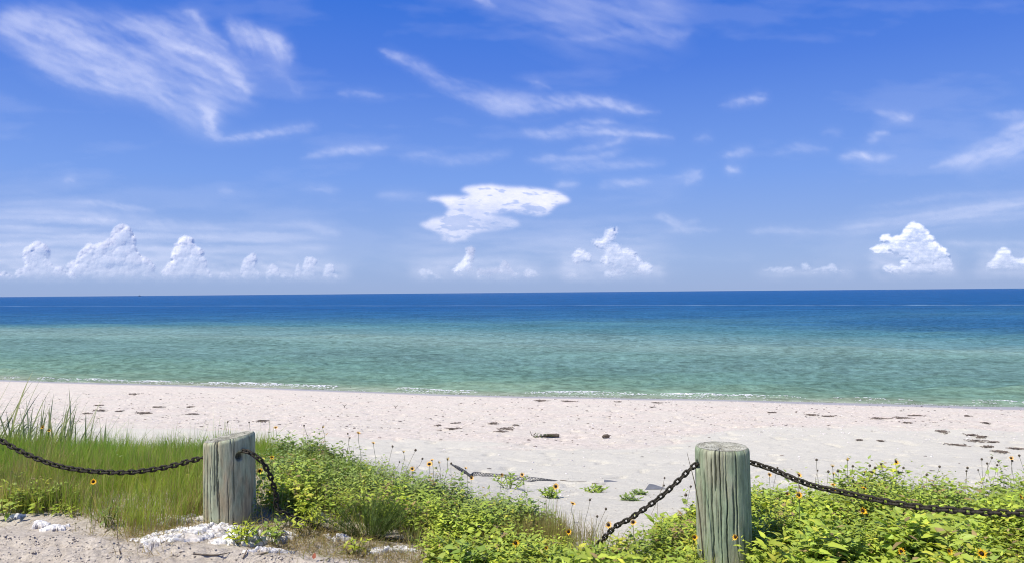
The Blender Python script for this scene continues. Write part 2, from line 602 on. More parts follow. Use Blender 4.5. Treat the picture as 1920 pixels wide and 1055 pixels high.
def build_cirrus():
    st = 2.0
    u0, v0, u1, v1 = -420, -300, 2340, 560
    nu, nv = int((u1 - u0) / st), int((v1 - v0) / st)
    U, V = np.meshgrid(u0 + st * np.arange(nu), v0 + st * np.arange(nv))
    rng = np.random.default_rng(77)
    wu = 16 * fbm(U / 130, V / 130, 4, .55, 1) + 5 * fbm(U / 30, V / 30, 3, .6, 2)
    wv = 12 * fbm(U / 130, V / 130, 4, .55, 3) + 4 * fbm(U / 30, V / 30, 3, .6, 4)

    def soft(poly, blur, gain):
        m = in_poly(U + wu, V + wv, poly).astype(float)
        return gain * gblur(m, blur / st)

    def strokes(guide, n, spread, gain, blur=1.1, lmin=.2, lmax=.6, wig=3.0, pw=1.0):
        """n fine filaments following a guide curve; guide rows are (u, v, half width)"""
        g = catmull([(a, b, c) for a, b, c in guide], 30)
        m = len(g)
        tan = np.gradient(g[:, :2], axis=0)
        nrm = np.stack([-tan[:, 1], tan[:, 0]], 1)
        nrm /= np.linalg.norm(nrm, axis=1)[:, None] + 1e-9
        acc = np.zeros(U.shape)
        for i in range(n):
            L = rng.uniform(lmin, lmax)
            a = rng.uniform(-.05, 1 - L * .8)
            t = np.linspace(a, a + L, 260)
            env = np.sin(np.pi * np.linspace(0, 1, 260)) ** pw * ((t > 0) & (t < 1))
            tt = np.clip(t, 0, 1) * (m - 1)
            p = np.stack([np.interp(tt, np.arange(m), g[:, k_]) for k_ in (0, 1, 2)], 1)
            nn = np.stack([np.interp(tt, np.arange(m), nrm[:, k_]) for k_ in (0, 1)], 1)
            off = np.clip(rng.normal(0, .5), -1.3, 1.3) * spread
            w = off * p[:, 2] + wig * perlin(t * 4 + i * 7.1, t * 0 + i, 5)
            x = (p[:, 0] + nn[:, 0] * w - u0) / st
            y = (p[:, 1] + nn[:, 1] * w - v0) / st
            xi, yi = np.floor(x).astype(int), np.floor(y).astype(int)
            ok = (xi >= 0) & (xi < nu - 1) & (yi >= 0) & (yi < nv - 1)
            dl = np.hypot(np.gradient(x), np.gradient(y))
            wt = env * dl * rng.uniform(.3, 1)
            for dx in (0, 1):
                for dy in (0, 1):
                    k_ = np.abs(1 - dx - (x - xi)) * np.abs(1 - dy - (y - yi))
                    np.add.at(acc, (yi[ok] + dy, xi[ok] + dx), (wt * k_)[ok])
        a = gblur(acc, blur * .8)
        ref = np.percentile(a[a > .02], 93) + 1e-6 if (a > .02).any() else 1.0
        peak = min(.62, gain * 1.45)
        soft_ = gblur(acc, 4.0)
        sref = soft_.max() + 1e-6
        return peak * (.72 * (1 - np.exp(-1.1 * a / ref)) + .28 * soft_ / sref) * (.42 + .58 * TEX) * 1.05

    # wind combed grain shared by all streaks
    TEX = sstep(fbm((U + .5 * V) / 36 + wu * .05, (V - .35 * U) / 11 + wv * .05, 5, .62, 91) + .28 * fbm(U / 9, V / 6, 3, .6, 93), -.8, .65)
    D = np.zeros(U.shape)

    def add(x):
        nonlocal D
        D = 1 - (1 - D) * (1 - np.clip(x, 0, .95))

    # great fan, upper left
    fan = [(-60, 60), (0, 25), (70, 18), (200, 24), (280, 36), (330, 30), (360, 22), (392, 62), (440, 104), (478, 134), (482, 186), (440, 196), (402, 204),
           (402, 258), (372, 246), (340, 235), (300, 202), (240, 180), (170, 166), (90, 142), (40, 104), (-10, 66)]
    body = soft(fan, 16, .36)
    grain = fbm((U * .9 + V * .45) / 110, (V * .9 - U * .42) / 22, 5, .55, 8)
    body *= np.clip(.75 + .9 * grain, .15, 1.6)
    add(body)
    add(strokes([(-40, 36, 22), (60, 62, 30), (170, 110, 32), (260, 150, 30), (330, 220, 22)], 170, 1, .22, 1.3))
    add(strokes([(-30, 40, 16), (60, 40, 20), (130, 60, 26), (220, 110, 30), (300, 160, 30), (370, 235, 22)], 130, 1, .2, 1.4))
    add(strokes([(40, 100, 10), (110, 135, 14), (190, 160, 14), (270, 176, 12)], 60, 1, .25, 1.2))
    add(strokes([(190, 48, 12), (280, 50, 18), (370, 84, 22), (430, 130, 26), (462, 186, 18)], 110, 1, .24, 1.2))
    add(strokes([(340, 22, 6), (364, 24, 8), (385, 58, 14), (430, 100, 14)], 30, 1, .28, 1.0))
    add(strokes([(300, 80, 4), (350, 92, 7), (400, 108, 9), (440, 140, 12), (470, 178, 14)], 60, 1, .42, 1.1, .15, .5))
    add(strokes([(380, 190, 22), (392, 220, 20), (398, 250, 12), (420, 262, 5)], 60, 1, .28, 1.3))
    add(strokes([(402, 196, 6), (396, 222, 10), (400, 262, 6)], 20, 1, .4, 1.3))
    add(strokes([(400, 264, 3), (440, 258, 6), (500, 250, 7), (560, 242, 8), (600, 238, 8)], 70, 1, .34, 1.1, .2, .7))
    add(soft([(2, 30), (30, 18), (70, 36), (60, 52), (20, 48)], 9, .35))
    # feathered tuft to its right
    for i in range(26):
        a = rng.uniform(0, 1)
        x, y = 425 + 100 * a + rng.normal(0, 4), 40 + 32 * a + rng.normal(0, 6)
        add(strokes([(x - 6, y - 8, 2), (x, y, 4), (x + 12 + 14 * a, y + 26, 5), (x + 22 + 10 * a, y + 52, 6)], 4, 1, .10, 1.0, .4, 1.0, 4))
    add(soft([(425, 40), (470, 50), (530, 72), (545, 105), (530, 130), (480, 90), (440, 70)], 10, .26))
    add(strokes([(430, 60, 10), (470, 110, 10), (540, 150, 12), (560, 180, 6)], 22, 1, .12, 1.6))
    # long bent streak
    add(strokes([(712, 92, 3), (735, 104, 8), (785, 126, 14), (835, 158, 18), (900, 182, 22), (960, 202, 20), (1000, 206, 12)], 210, 1, .26, 1.15, .1, .4))
    add(strokes([(890, 180, 16), (950, 196, 24), (1010, 200, 22), (1080, 192, 14), (1150, 196, 12), (1215, 210, 8)], 120, 1, .22, 1.3, .2, .6))
    add(strokes([(985, 200, 12), (1060, 188, 8), (1130, 190, 9), (1190, 206, 7), (1240, 211, 3)], 60, 1, .3, 1.2, .2, .6))
    add(soft([(900, 178), (960, 178), (1010, 190), (990, 212), (940, 210), (905, 196)], 9, .25))
    add(strokes([(985, 148, 2), (1010, 158, 4), (1040, 168, 2)], 8, 1, .22, 1.1))
    # tangle under it
    add(strokes([(970, 242, 8), (1020, 252, 9), (1080, 244, 13), (1130, 246, 12), (1180, 250, 6)], 120, 1, .3, 1.1, .12, .5))
    add(strokes([(1080, 240, 8), (1150, 250, 5), (1200, 251, 4), (1265, 259, 2)], 55, 1, .36, 1.0, .2, .6))
    add(strokes([(1088, 220, 3), (1110, 230, 4), (1150, 228, 3), (1160, 236, 2)], 16, 1, .3, 1.0))
    add(strokes([(1175, 248, 4), (1165, 264, 5), (1120, 276, 5), (1060, 284, 3)], 32, 1, .24, 1.1))
    add(strokes([(1190, 280, 2), (1140, 290, 4), (1080, 298, 5), (980, 300, 6)], 36, 1, .22, 1.2))
    add(strokes([(1020, 318, 6), (1080, 312, 9), (1150, 310, 8), (1250, 306, 5)], 55, 1, .2, 1.5))
    add(strokes([(745, 298, 4), (800, 292, 12), (860, 300, 12), (960, 286, 8)], 60, 1, .16, 2.0))
    add(strokes([(562, 300, 2), (590, 292, 5), (640, 284, 8), (700, 280, 6), (730, 276, 3)], 60, 1, .32, 1.2, .3, .9))
    for g_, n_, a_ in (([(1340, 202, 2), (1375, 194, 4), (1425, 184, 8), (1438, 188, 8)], 26, .3), ([(1350, 294, 3), (1380, 287, 6), (1412, 280, 4)], 22, .28),
                       ([(1450, 292, 8), (1480, 280, 12), (1520, 278, 8), (1560, 282, 3)], 26, .16), ([(1565, 298, 4), (1600, 290, 8), (1640, 296, 9), (1682, 292, 4)], 55, .3),
                       ([(1612, 285, 2), (1622, 292, 3), (1630, 297, 2)], 12, .5), ([(1626, 272, 2), (1635, 262, 4), (1645, 262, 1)], 8, .3), ([(1635, 206, 4), (1665, 214, 8), (1700, 222, 9), (1712, 216, 4)], 32, .24),
                       ([(1660, 236, 6), (1690, 222, 4), (1712, 220, 2)], 12, .2), ([(1620, 252, 2), (1650, 251, 3), (1672, 252, 2)], 10, .3), ([(1362, 316, 2), (1372, 318, 4), (1400, 322, 3)], 10, .34),
                       ([(1118, 350, 6), (1140, 344, 8), (1180, 344, 6), (1224, 340, 5)], 40, .26), ([(1280, 352, 4), (1292, 338, 8), (1320, 322, 6)], 18, .2), ([(1245, 334, 3), (1300, 324, 4), (1320, 320, 2)], 14, .2),
                       ([(1035, 348, 2), (1060, 346, 5), (1092, 344, 3)], 14, .3), ([(700, 370, 6), (740, 366, 8), (800, 370, 8)], 30, .16), ([(560, 356, 2), (600, 356, 3), (640, 358, 2)], 12, .18),
                       ([(620, 176, 3), (660, 174, 4), (720, 182, 2)], 12, .22), ([(120, 338, 1), (130, 337, 2), (142, 338, 1)], 5, .25), ([(408, 358, 2), (422, 357, 3), (440, 360, 2)], 8, .18),
                       ([(1225, 408, 3), (1245, 406, 6), (1270, 420, 9), (1310, 414, 6)], 38, .26), ([(1230, 436, 3), (1290, 430, 6), (1350, 432, 3)], 22, .2), ([(1010, 290, 4), (1040, 296, 6), (990, 298, 4)], 12, .2),
                       ([(1300, 262, 2), (1320, 258, 4), (1335, 260, 2)], 8, .14), ([(1540, 252, 4), (1560, 250, 6), (1580, 254, 4)], 10, .1)):
        add(strokes(g_, n_, 1, a_, 1.15, .2, .8))
    # veil, top centre
    veil = soft([(880, -60), (1000, -80), (1250, -60), (1300, 50), (1285, 75), (1200, 92), (1100, 90), (1010, 60), (950, 20)], 26, .20)
    add(veil * np.clip(.8 + 1.2 * fbm((U + V * .3) / 160, (V - U * .3) / 34, 4, .55, 18), .1, 2))
    add(strokes([(1160, 20, 10), (1200, 44, 12), (1240, 68, 16), (1275, 70, 16), (1300, 58, 6)], 90, 1, .16, 1.3, .15, .6))
    add(strokes([(1000, 70, 4), (1080, 72, 6), (1160, 62, 6), (1200, 56, 4)], 24, 1, .14, 1.5))
    add(strokes([(890, -10, 4), (905, 2, 6), (930, 12, 4)], 12, 1, .3, 1.2))
    # wing at the right edge
    wing = [(1752, 312), (1790, 300), (1830, 270), (1850, 268), (1880, 262), (1900, 235), (1935, 222), (2060, 180), (2120, 210), (2000, 260), (1930, 282), (1880, 306), (1830, 312)]
    add(soft(wing, 9, .36) * np.clip(.8 + 1.1 * fbm((U * .9 - V * .4) / 70, (V * .9 + U * .35) / 16, 4, .55, 28), .1, 1.6))
    add(strokes([(1740, 314, 2), (1790, 304, 6), (1850, 284, 16), (1910, 256, 20), (1990, 226, 24), (2080, 190, 20)], 130, 1, .24, 1.2))
    add(strokes([(1830, 212, 4), (1880, 218, 8), (1940, 212, 10), (2020, 200, 12)], 50, 1, .2, 1.4))
    # low veils
    lv = soft([(-300, 392), (0, 388), (150, 384), (200, 405), (330, 430), (460, 432), (620, 432), (600, 480), (400, 478), (150, 492), (0, 488), (-300, 500)], 17, .34)
    add(lv * np.clip(.85 + 1.1 * fbm(U / 220, V / 13, 4, .6, 38), .2, 1.7))
    add(strokes([(130, 378, 2), (190, 382, 4), (240, 390, 5), (290, 396, 3)], 34, 1, .28, 1.2, .3, .9))
    add(strokes([(150, 411, 2), (180, 412, 4), (220, 414, 2)], 16, 1, .34, 1.2))
    add(strokes([(-40, 402, 14), (120, 400, 18), (330, 424, 14), (470, 436, 5)], 60, 1, .15, 1.5))
    add(strokes([(500, 424, 3), (550, 424, 8), (610, 432, 7), (640, 440, 3)], 36, 1, .18, 1.4))
    rv = soft([(1540, 432), (1640, 412), (1760, 392), (1880, 376), (1990, 360), (2300, 340), (2300, 400), (1990, 400), (1850, 414), (1700, 424), (1600, 436)], 12, .32)
    add(rv * np.clip(.85 + 1.1 * fbm((U - V) / 190, (V + U * .13) / 12, 4, .6, 48), .2, 1.7))
    add(strokes([(1560, 432, 4), (1640, 420, 7), (1760, 400, 8), (1900, 382, 10), (2000, 372, 8)], 60, 1, .16, 1.4))
    add(strokes([(1600, 392, 2), (1700, 380, 4), (1800, 366, 5), (1900, 360, 4)], 30, 1, .12, 1.3))
    add(strokes([(1400, 436, 3), (1440, 432, 5), (1500, 434, 4), (1600, 440, 3)], 36, 1, .2, 1.2))
    add(strokes([(1760, 454, 3), (1840, 458, 4), (1960, 458, 4)], 26, 1, .2, 1.3))
    for pl_, g_ in (([(-80, 486), (30, 470), (130, 478), (240, 462), (340, 470), (470, 490), (660, 500), (660, 534), (-80, 534)], .34), ([(770, 500), (860, 486), (1010, 498), (1010, 532), (770, 532)], .28),
                   ([(1060, 480), (1150, 466), (1240, 496), (1250, 532), (1050, 532)], .32), ([(1410, 506), (1500, 496), (1600, 508), (1600, 524), (1410, 526)], .22), ([(1630, 470), (1720, 450), (1790, 480), (1800, 522), (1640, 522)], .28),
                   ([(1840, 470), (1960, 470), (1980, 522), (1830, 520)], .25)):
        add(soft(pl_, 9, g_) * np.clip(.85 + .9 * fbm(U / 50, V / 12, 4, .6, 59), .2, 1.5))  # haze round the cumulus feet, put into the cirrus cover
    cm = soft([(760, 420), (1000, 425), (1230, 420), (1260, 500), (1050, 520), (760, 515)], 30, .2)
    add(cm * np.clip(.7 + 1.1 * fbm(U / 160, V / 16, 4, .6, 58), .1, 1.8))
    # broad faint milkiness and thin cirrus everywhere, also past the frame
    add(np.clip(fbm((U + V * .2) / 420, V / 90, 5, .58, 68) * .5 - .06, 0, .2) * .38)
    fade = np.minimum.reduce([sstep(U, u0, u0 + 260), 1 - sstep(U, u1 - 260, u1 - 10), sstep(V, v0, v0 + 180), 1 - sstep(V, 508, 537)])
    D *= fade
    # small eddies fray every edge
    xi = np.clip((U - u0) / st + 2.2 * fbm(U / 22, V / 16, 4, .62, 95), 0, nu - 1.01)
    yi = np.clip((V - v0) / st + 1.3 * fbm(U / 22, V / 14, 4, .6, 97), 0, nv - 1.01)
    x0, y0 = xi.astype(int), yi.astype(int)
    fx, fy = xi - x0, yi - y0
    D = D[y0, x0] * (1 - fx) * (1 - fy) + D[y0, x0 + 1] * fx * (1 - fy) + D[y0 + 1, x0] * (1 - fx) * fy + D[y0 + 1, x0 + 1] * fx * fy
    D = np.clip(D * .80, 0, .68)
    # mesh: about two and a half photograph pixels a cell in view, coarser past it
    uu = np.concatenate([np.arange(u0 + 2, -10, 14), np.arange(-8, 1930, 2.5), np.arange(1932, u1 - 4, 14)])
    vv = np.concatenate([np.arange(v0 + 2, -10, 12), np.arange(-8, 500, 2.4), np.arange(502, 548, 5)])
    MU, MV = np.meshgrid(uu, vv)
    xi, yi = (MU - u0) / st, (MV - v0) / st
    x0, y0 = np.floor(xi).astype(int), np.floor(yi).astype(int)
    x0, y0 = np.clip(x0, 0, nu - 2), np.clip(y0, 0, nv - 2)
    fx, fy = xi - x0, yi - y0
    d = D[y0, x0] * (1 - fx) * (1 - fy) + D[y0, x0 + 1] * fx * (1 - fy) + D[y0 + 1, x0] * (1 - fx) * fy + D[y0 + 1, x0 + 1] * fx * fy
    P = dirs(MU, MV)
    P = P * (1300.0 / np.maximum(P[..., 2:3], .0085))       # a level layer high over the sea
    F = grid_faces(len(vv), len(uu))
    dd = d.ravel()
    F = F[dd[F].max(1) > .004]
    P = P.reshape(-1, 3)
    P, F, dd = compact(P, F, dd)
    o = link('cirrus', mesh_np('cirrus', P, F, True, None, {'cover': dd}), M_CIRRUS)
    tag(o, 'thin white wind drawn cirrus streaks spread across the blue sky', 'cirrus', kind='stuff')


def compact(P, F, a):
    used = np.zeros(len(P), bool)
    used[F.ravel()] = True
    idx = np.cumsum(used) - 1
    return P[used], idx[F], a[used]


def build_cumulus(name, polys, label, seed, amax=.92, base=533.0, flat=0.0, dist=12000.0, edge=2.0, wob=2.6):
    rng = np.random.default_rng(seed)
    allp = np.array([p for q in polys for p in q])
    u0, v0 = allp.min(0) - 10
    u1, v1 = allp.max(0) + 10
    st = 1.15
    U, V = np.meshgrid(np.arange(u0, u1, st), np.arange(v0, v1, st))
    ww = fbm(U / 11, V / 9, 4, .62, seed) * wob
    wz = fbm(U / 11 + 40, V / 9, 4, .62, seed) * wob * .8
    H = np.full(U.shape, -1e3)
    for poly in polys:
        pa = np.array(poly)
        a0, b0 = pa.min(0)
        a1, b1 = pa.max(0)
        area = (a1 - a0) * (b1 - b0)
        big = max(5.0, min(15.0, .26 * min(a1 - a0, b1 - b0)))
        for rr, cnt in ((big, area / (big ** 2) * 1.2), (big * .5, area / (big ** 2) * 7), (max(1.6, big * .24), area / (big ** 2) * 16)):
            for i in range(int(cnt)):
                cu, cv = rng.uniform(a0, a1), rng.uniform(b0, b1)
                r = rr * rng.uniform(.7, 1.25)
                ring = [(cu + r * .7 * math.cos(q), cv + r * .7 * math.sin(q)) for q in (0, 1.05, 2.1, 3.14, 4.2, 5.25)]
                if not all(in_poly(np.array([x]), np.array([y]), poly)[0] for x, y in ring):
                    continue
                # thicker in the middle, thinner towards the crown
                base_h = (.35 * (cv - b0)) * (1 - .8 * flat) + rng.uniform(0, .3) * r + (big - rr) * .8
                i0, i1 = int((cu - r - 3 - u0) / st), int((cu + r + 3 - u0) / st) + 1
                j0, j1 = int((cv - r - 3 - v0) / st), int((cv + r + 3 - v0) / st) + 1
                i0, j0 = max(i0, 0), max(j0, 0)
                uu, vv = U[j0:j1, i0:i1] + ww[j0:j1, i0:i1], V[j0:j1, i0:i1] + wz[j0:j1, i0:i1]
                q = r * r - (uu - cu) ** 2 - (vv - cv) ** 2
                h = np.where(q > 0, .75 * r * (np.maximum(q, 0) / (r * r)) ** .75 + base_h, -1e3)
                H[j0:j1, i0:i1] = np.maximum(H[j0:j1, i0:i1], h)
    core = np.zeros(U.shape)
    for poly in polys:
        core = np.maximum(core, gblur(in_poly(U + ww * 2, V + wz * 2, poly).astype(float), 2.5))
    b0 = np.array([p[1] for q in polys for p in q]).min()
    H = np.where((H < -500) & (core > .78), .3 * (V - b0) * (1 - .8 * flat) - 1.0, H)
    m = (H > -500).astype(float)
    a = gblur(m, edge) + .30 * fbm(U / 5, V / 4, 4, .65, seed + 13) * (1 - gblur(m, 5))
    a = np.clip((a - .16) / .80, 0, 1)
    vt = V
    # distance haze put into the cover: a tower fades towards its foot
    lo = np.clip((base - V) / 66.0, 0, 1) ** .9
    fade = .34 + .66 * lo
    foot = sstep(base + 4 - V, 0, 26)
    rag = sstep(fbm(U / 14, V / 8, 4, .6, seed + 3) + (base - 14 - V) / 16, -.5, .5)
    # sunlit crown put into the cover: dense on the lit edge, thin inside
    bl = gblur(m, 6.0)
    sh_ = int(9 / st)
    up = np.vstack([np.zeros((sh_, m.shape[1])), bl[:-sh_]])
    lf = np.hstack([np.zeros((m.shape[0], sh_)), up[:, :-sh_]])
    crown = 1 - sstep(.5 * (up + lf), .25, .95)
    patch = sstep(fbm(U / 13, V / 11, 4, .6, seed + 5), -.35, .45)
    body = .30 + .70 * np.clip(crown * 1.35 + .5 * patch * fade, 0, 1)
    if flat:
        body = body * (.62 + .38 * sstep(fbm((U + V) / 34, V / 4.5, 4, .6, seed + 7), -.4, .3))
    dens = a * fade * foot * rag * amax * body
    hb = np.where(H > -500, H, 0)
    wgt = gblur(m, 1.6) + 1e-3
    Hs = gblur(hb * m, 1.6) / wgt
    Hf = np.where(m > 0, hb * .4 + Hs * .6, Hs - 2)
    Hf = Hf * .52 + .36 * (V - v0) + .5 * fbm(U / 6, V / 6, 3, .6, seed + 9)
    px = dist / FPX
    P = dirs(U, V) * (dist - Hf * px)[..., None]
    F = grid_faces(*U.shape)
    dd = dens.ravel()
    F = F[dd[F].max(1) > .004]
    P, F, dd = compact(P.reshape(-1, 3), F, dd)
    c = P.mean(0)
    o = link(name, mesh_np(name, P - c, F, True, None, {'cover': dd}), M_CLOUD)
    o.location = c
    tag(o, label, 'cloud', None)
    return o


def zs(pts, ox, oy, k):
    return [(ox + a / k, oy + b / k) for a, b in pts]


def build_clouds():
    Z1 = lambda p: zs(p, 0, 340, 2.743)
    Z2 = lambda p: zs(p, 700, 320, 3.2)
    Z3 = lambda p: zs(p, 1280, 380, 3.0)
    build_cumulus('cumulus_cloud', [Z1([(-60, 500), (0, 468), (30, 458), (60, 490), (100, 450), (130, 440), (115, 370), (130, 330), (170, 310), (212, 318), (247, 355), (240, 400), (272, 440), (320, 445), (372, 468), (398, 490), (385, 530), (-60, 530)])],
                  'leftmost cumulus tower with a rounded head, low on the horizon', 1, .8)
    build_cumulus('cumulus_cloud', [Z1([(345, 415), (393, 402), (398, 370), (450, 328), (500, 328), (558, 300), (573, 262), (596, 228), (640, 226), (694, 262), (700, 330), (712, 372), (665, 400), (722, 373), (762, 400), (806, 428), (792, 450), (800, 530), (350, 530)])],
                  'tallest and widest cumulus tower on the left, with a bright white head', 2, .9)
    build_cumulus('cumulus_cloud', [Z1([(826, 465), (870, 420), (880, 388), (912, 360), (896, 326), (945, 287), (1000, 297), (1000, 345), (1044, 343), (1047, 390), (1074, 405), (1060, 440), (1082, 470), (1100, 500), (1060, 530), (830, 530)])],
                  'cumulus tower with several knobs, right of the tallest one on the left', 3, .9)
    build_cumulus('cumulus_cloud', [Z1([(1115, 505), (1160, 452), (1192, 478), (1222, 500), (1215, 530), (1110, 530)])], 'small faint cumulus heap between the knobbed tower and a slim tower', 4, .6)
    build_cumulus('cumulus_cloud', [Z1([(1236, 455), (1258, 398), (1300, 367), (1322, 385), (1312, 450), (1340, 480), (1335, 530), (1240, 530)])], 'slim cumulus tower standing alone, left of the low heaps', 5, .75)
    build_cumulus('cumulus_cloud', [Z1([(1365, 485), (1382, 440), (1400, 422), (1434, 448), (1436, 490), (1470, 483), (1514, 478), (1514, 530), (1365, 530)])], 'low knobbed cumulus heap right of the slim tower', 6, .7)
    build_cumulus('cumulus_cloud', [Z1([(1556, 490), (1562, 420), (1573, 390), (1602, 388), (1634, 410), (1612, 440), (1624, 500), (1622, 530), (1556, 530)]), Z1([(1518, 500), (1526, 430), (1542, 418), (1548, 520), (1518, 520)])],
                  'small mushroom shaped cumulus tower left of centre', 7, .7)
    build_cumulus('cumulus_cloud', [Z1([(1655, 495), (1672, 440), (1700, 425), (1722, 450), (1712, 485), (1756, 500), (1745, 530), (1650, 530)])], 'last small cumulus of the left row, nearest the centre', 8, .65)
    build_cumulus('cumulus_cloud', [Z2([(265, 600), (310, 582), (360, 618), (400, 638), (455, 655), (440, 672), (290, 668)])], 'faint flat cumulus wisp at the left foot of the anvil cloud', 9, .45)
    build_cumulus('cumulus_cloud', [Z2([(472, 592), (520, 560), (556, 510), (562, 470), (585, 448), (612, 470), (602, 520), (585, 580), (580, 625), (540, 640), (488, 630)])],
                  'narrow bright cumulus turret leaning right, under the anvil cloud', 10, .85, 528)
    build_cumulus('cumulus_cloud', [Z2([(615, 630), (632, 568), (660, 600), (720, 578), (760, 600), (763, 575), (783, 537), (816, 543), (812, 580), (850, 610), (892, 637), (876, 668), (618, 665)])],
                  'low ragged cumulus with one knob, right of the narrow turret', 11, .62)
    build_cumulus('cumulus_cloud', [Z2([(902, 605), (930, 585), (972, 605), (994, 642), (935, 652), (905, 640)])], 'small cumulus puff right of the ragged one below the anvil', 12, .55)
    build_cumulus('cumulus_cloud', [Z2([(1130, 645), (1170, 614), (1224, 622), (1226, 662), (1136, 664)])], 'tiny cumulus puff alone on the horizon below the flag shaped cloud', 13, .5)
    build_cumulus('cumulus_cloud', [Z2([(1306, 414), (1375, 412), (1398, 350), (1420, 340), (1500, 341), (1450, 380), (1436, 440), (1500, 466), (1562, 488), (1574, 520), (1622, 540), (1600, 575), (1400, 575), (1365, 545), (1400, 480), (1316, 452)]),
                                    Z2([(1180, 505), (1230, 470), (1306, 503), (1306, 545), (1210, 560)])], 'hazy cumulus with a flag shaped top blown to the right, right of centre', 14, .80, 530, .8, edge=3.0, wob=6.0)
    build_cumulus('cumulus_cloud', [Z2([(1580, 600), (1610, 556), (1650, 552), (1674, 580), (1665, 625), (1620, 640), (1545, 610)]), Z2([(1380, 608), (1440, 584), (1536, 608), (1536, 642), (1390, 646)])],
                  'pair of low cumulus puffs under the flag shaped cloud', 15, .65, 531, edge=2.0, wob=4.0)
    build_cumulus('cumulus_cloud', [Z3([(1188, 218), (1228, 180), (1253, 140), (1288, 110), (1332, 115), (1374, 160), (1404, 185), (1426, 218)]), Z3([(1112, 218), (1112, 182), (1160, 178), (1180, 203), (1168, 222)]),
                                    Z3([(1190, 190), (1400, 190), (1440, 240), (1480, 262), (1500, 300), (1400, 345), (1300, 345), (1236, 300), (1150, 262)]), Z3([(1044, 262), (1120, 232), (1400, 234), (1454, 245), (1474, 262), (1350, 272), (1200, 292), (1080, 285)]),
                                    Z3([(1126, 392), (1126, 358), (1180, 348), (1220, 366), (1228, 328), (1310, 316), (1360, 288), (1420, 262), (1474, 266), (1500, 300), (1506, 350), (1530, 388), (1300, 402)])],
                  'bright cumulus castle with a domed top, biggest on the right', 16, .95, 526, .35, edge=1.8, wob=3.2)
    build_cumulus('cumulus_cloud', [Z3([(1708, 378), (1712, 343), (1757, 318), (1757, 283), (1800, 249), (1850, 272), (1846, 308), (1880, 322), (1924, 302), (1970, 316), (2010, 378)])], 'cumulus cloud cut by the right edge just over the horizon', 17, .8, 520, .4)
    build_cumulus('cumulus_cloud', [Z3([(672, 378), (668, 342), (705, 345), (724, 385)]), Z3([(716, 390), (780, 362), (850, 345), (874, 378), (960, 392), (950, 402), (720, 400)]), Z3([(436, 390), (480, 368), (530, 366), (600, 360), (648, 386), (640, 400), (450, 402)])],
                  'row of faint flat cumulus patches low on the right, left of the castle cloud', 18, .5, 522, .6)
    # anvil
    rng = np.random.default_rng(5)
    an = Z2([(322, 170), (400, 185), (462, 232), (430, 275), (340, 295), (270, 325), (385, 370), (430, 395), (400, 412), (470, 432), (560, 408), (600, 372), (750, 357), (880, 328), (860, 300), (700, 262),
             (830, 240), (930, 262), (1010, 268), (1060, 252), (1100, 205), (1184, 180), (1140, 148), (1090, 128), (980, 108), (700, 88), (550, 92), (528, 118), (592, 146), (520, 158), (450, 148), (400, 152)])
    st = 1.0
    U, V = np.meshgrid(np.arange(770, 1095, st), np.arange(332, 470, st))
    wu = 5 * fbm(U / 22, V / 12, 4, .6, 1)
    wv = 2.6 * fbm(U / 30, V / 9, 4, .6, 2)
    m = gblur(in_poly(U + wu, V + wv, an).astype(float), 1.6)
    fib = fbm((U + V * .4) / 50, (V - U * .06) / 19, 5, .55, 3)
    holes = sstep(fbm(U / 26, V / 9, 3, .5, 4) - .9 * np.exp(-(((U - 858) / 34) ** 2 + ((V - 420) / 18) ** 2)) - .7 * np.exp(-(((U - 990) / 50) ** 2 + ((V - 392) / 8) ** 2)), -.55, -.2)
    core = .62 + .33 * sstep(386 - V + 8 * fib, -14, 12) + .18 * np.exp(-(((U - 845) / 40) ** 2 + ((V - 412) / 14) ** 2))
    core = core - .35 * np.exp(-(((U - 940) / 42) ** 2 + ((V - 420) / 14) ** 2))
    m = gblur(m, 2.6)
    dens = m * np.clip(.82 * core + .13 * fib + .07 * fbm(U / 9, V / 4, 3, .6, 7), 0, .9) * (.5 + .5 * holes)
    Hh = 7 * gblur(m, 7) + 3.2 * fbm(U / 26, V / 13, 5, .6, 6) + 1.5 * fib
    D_ = 36000.0
    P = dirs(U.astype(float), V.astype(float))
    P = P * (1230.0 / P[..., 2:3])
    F = grid_faces(*U.shape)
    dd = dens.ravel()
    F = F[dd[F].max(1) > .004]
    P, F, dd = compact(P.reshape(-1, 3), F, dd)
    c = P.mean(0)
    o = link('anvil_cloud', mesh_np('anvil_cloud', P - c, F, True, None, {'cover': dd}), M_ANVIL)
    o.location = c
    tag(o, 'bright white anvil shaped cloud above the centre of the horizon', 'cloud')


M_CLOUD = cloud_material('cumulus_vapour', (.90, .89, .88), .15)
M_CIRRUS = cloud_material('ice_cloud', (.55, .565, .60), 1.0)
M_ANVIL = cloud_material('anvil_ice_cloud', (.64, .635, .64), 1.0)
build_cirrus()
build_clouds()


# ------------------------------------------------------------------ terrain
SEA_Z = -1.8


def shore_y(X):
    X = np.asarray(X, float)
    w = 0.35 * perlin(X * 0.11, X * 0 + 0.5, 3) + 0.12 * perlin(X * 0.5, X * 0 + 2.5, 4)
    return 23.9 - np.where(X < 0, 0.282, 0.215) * np.clip(X, -80, 80) + w


_PY = np.array([-80, 2.0, 3.5, 3.9, 4.3, 5.0, 6.0, 7.0, 8.0, 10, 12, 16, 20, 22.5, 24, 26, 30, 60])
_PZ = np.array([0.0, -.02, -.03, -.04, -.055, -.08, -.19, -.37, -.54, -.78, -1.0, -1.30, -1.54, -1.69, -1.80, -1.98, -2.3, -4.5])
_LY = np.array([-80, 3.0, 3.6, 3.95, 4.3, 4.6, 5.2, 6.0, 7.0, 8.5, 10, 12, 100])
_LZ = np.array([.06, .07, .085, .135, .225, .262, .30, .38, .35, .2, .08, 0, 0])


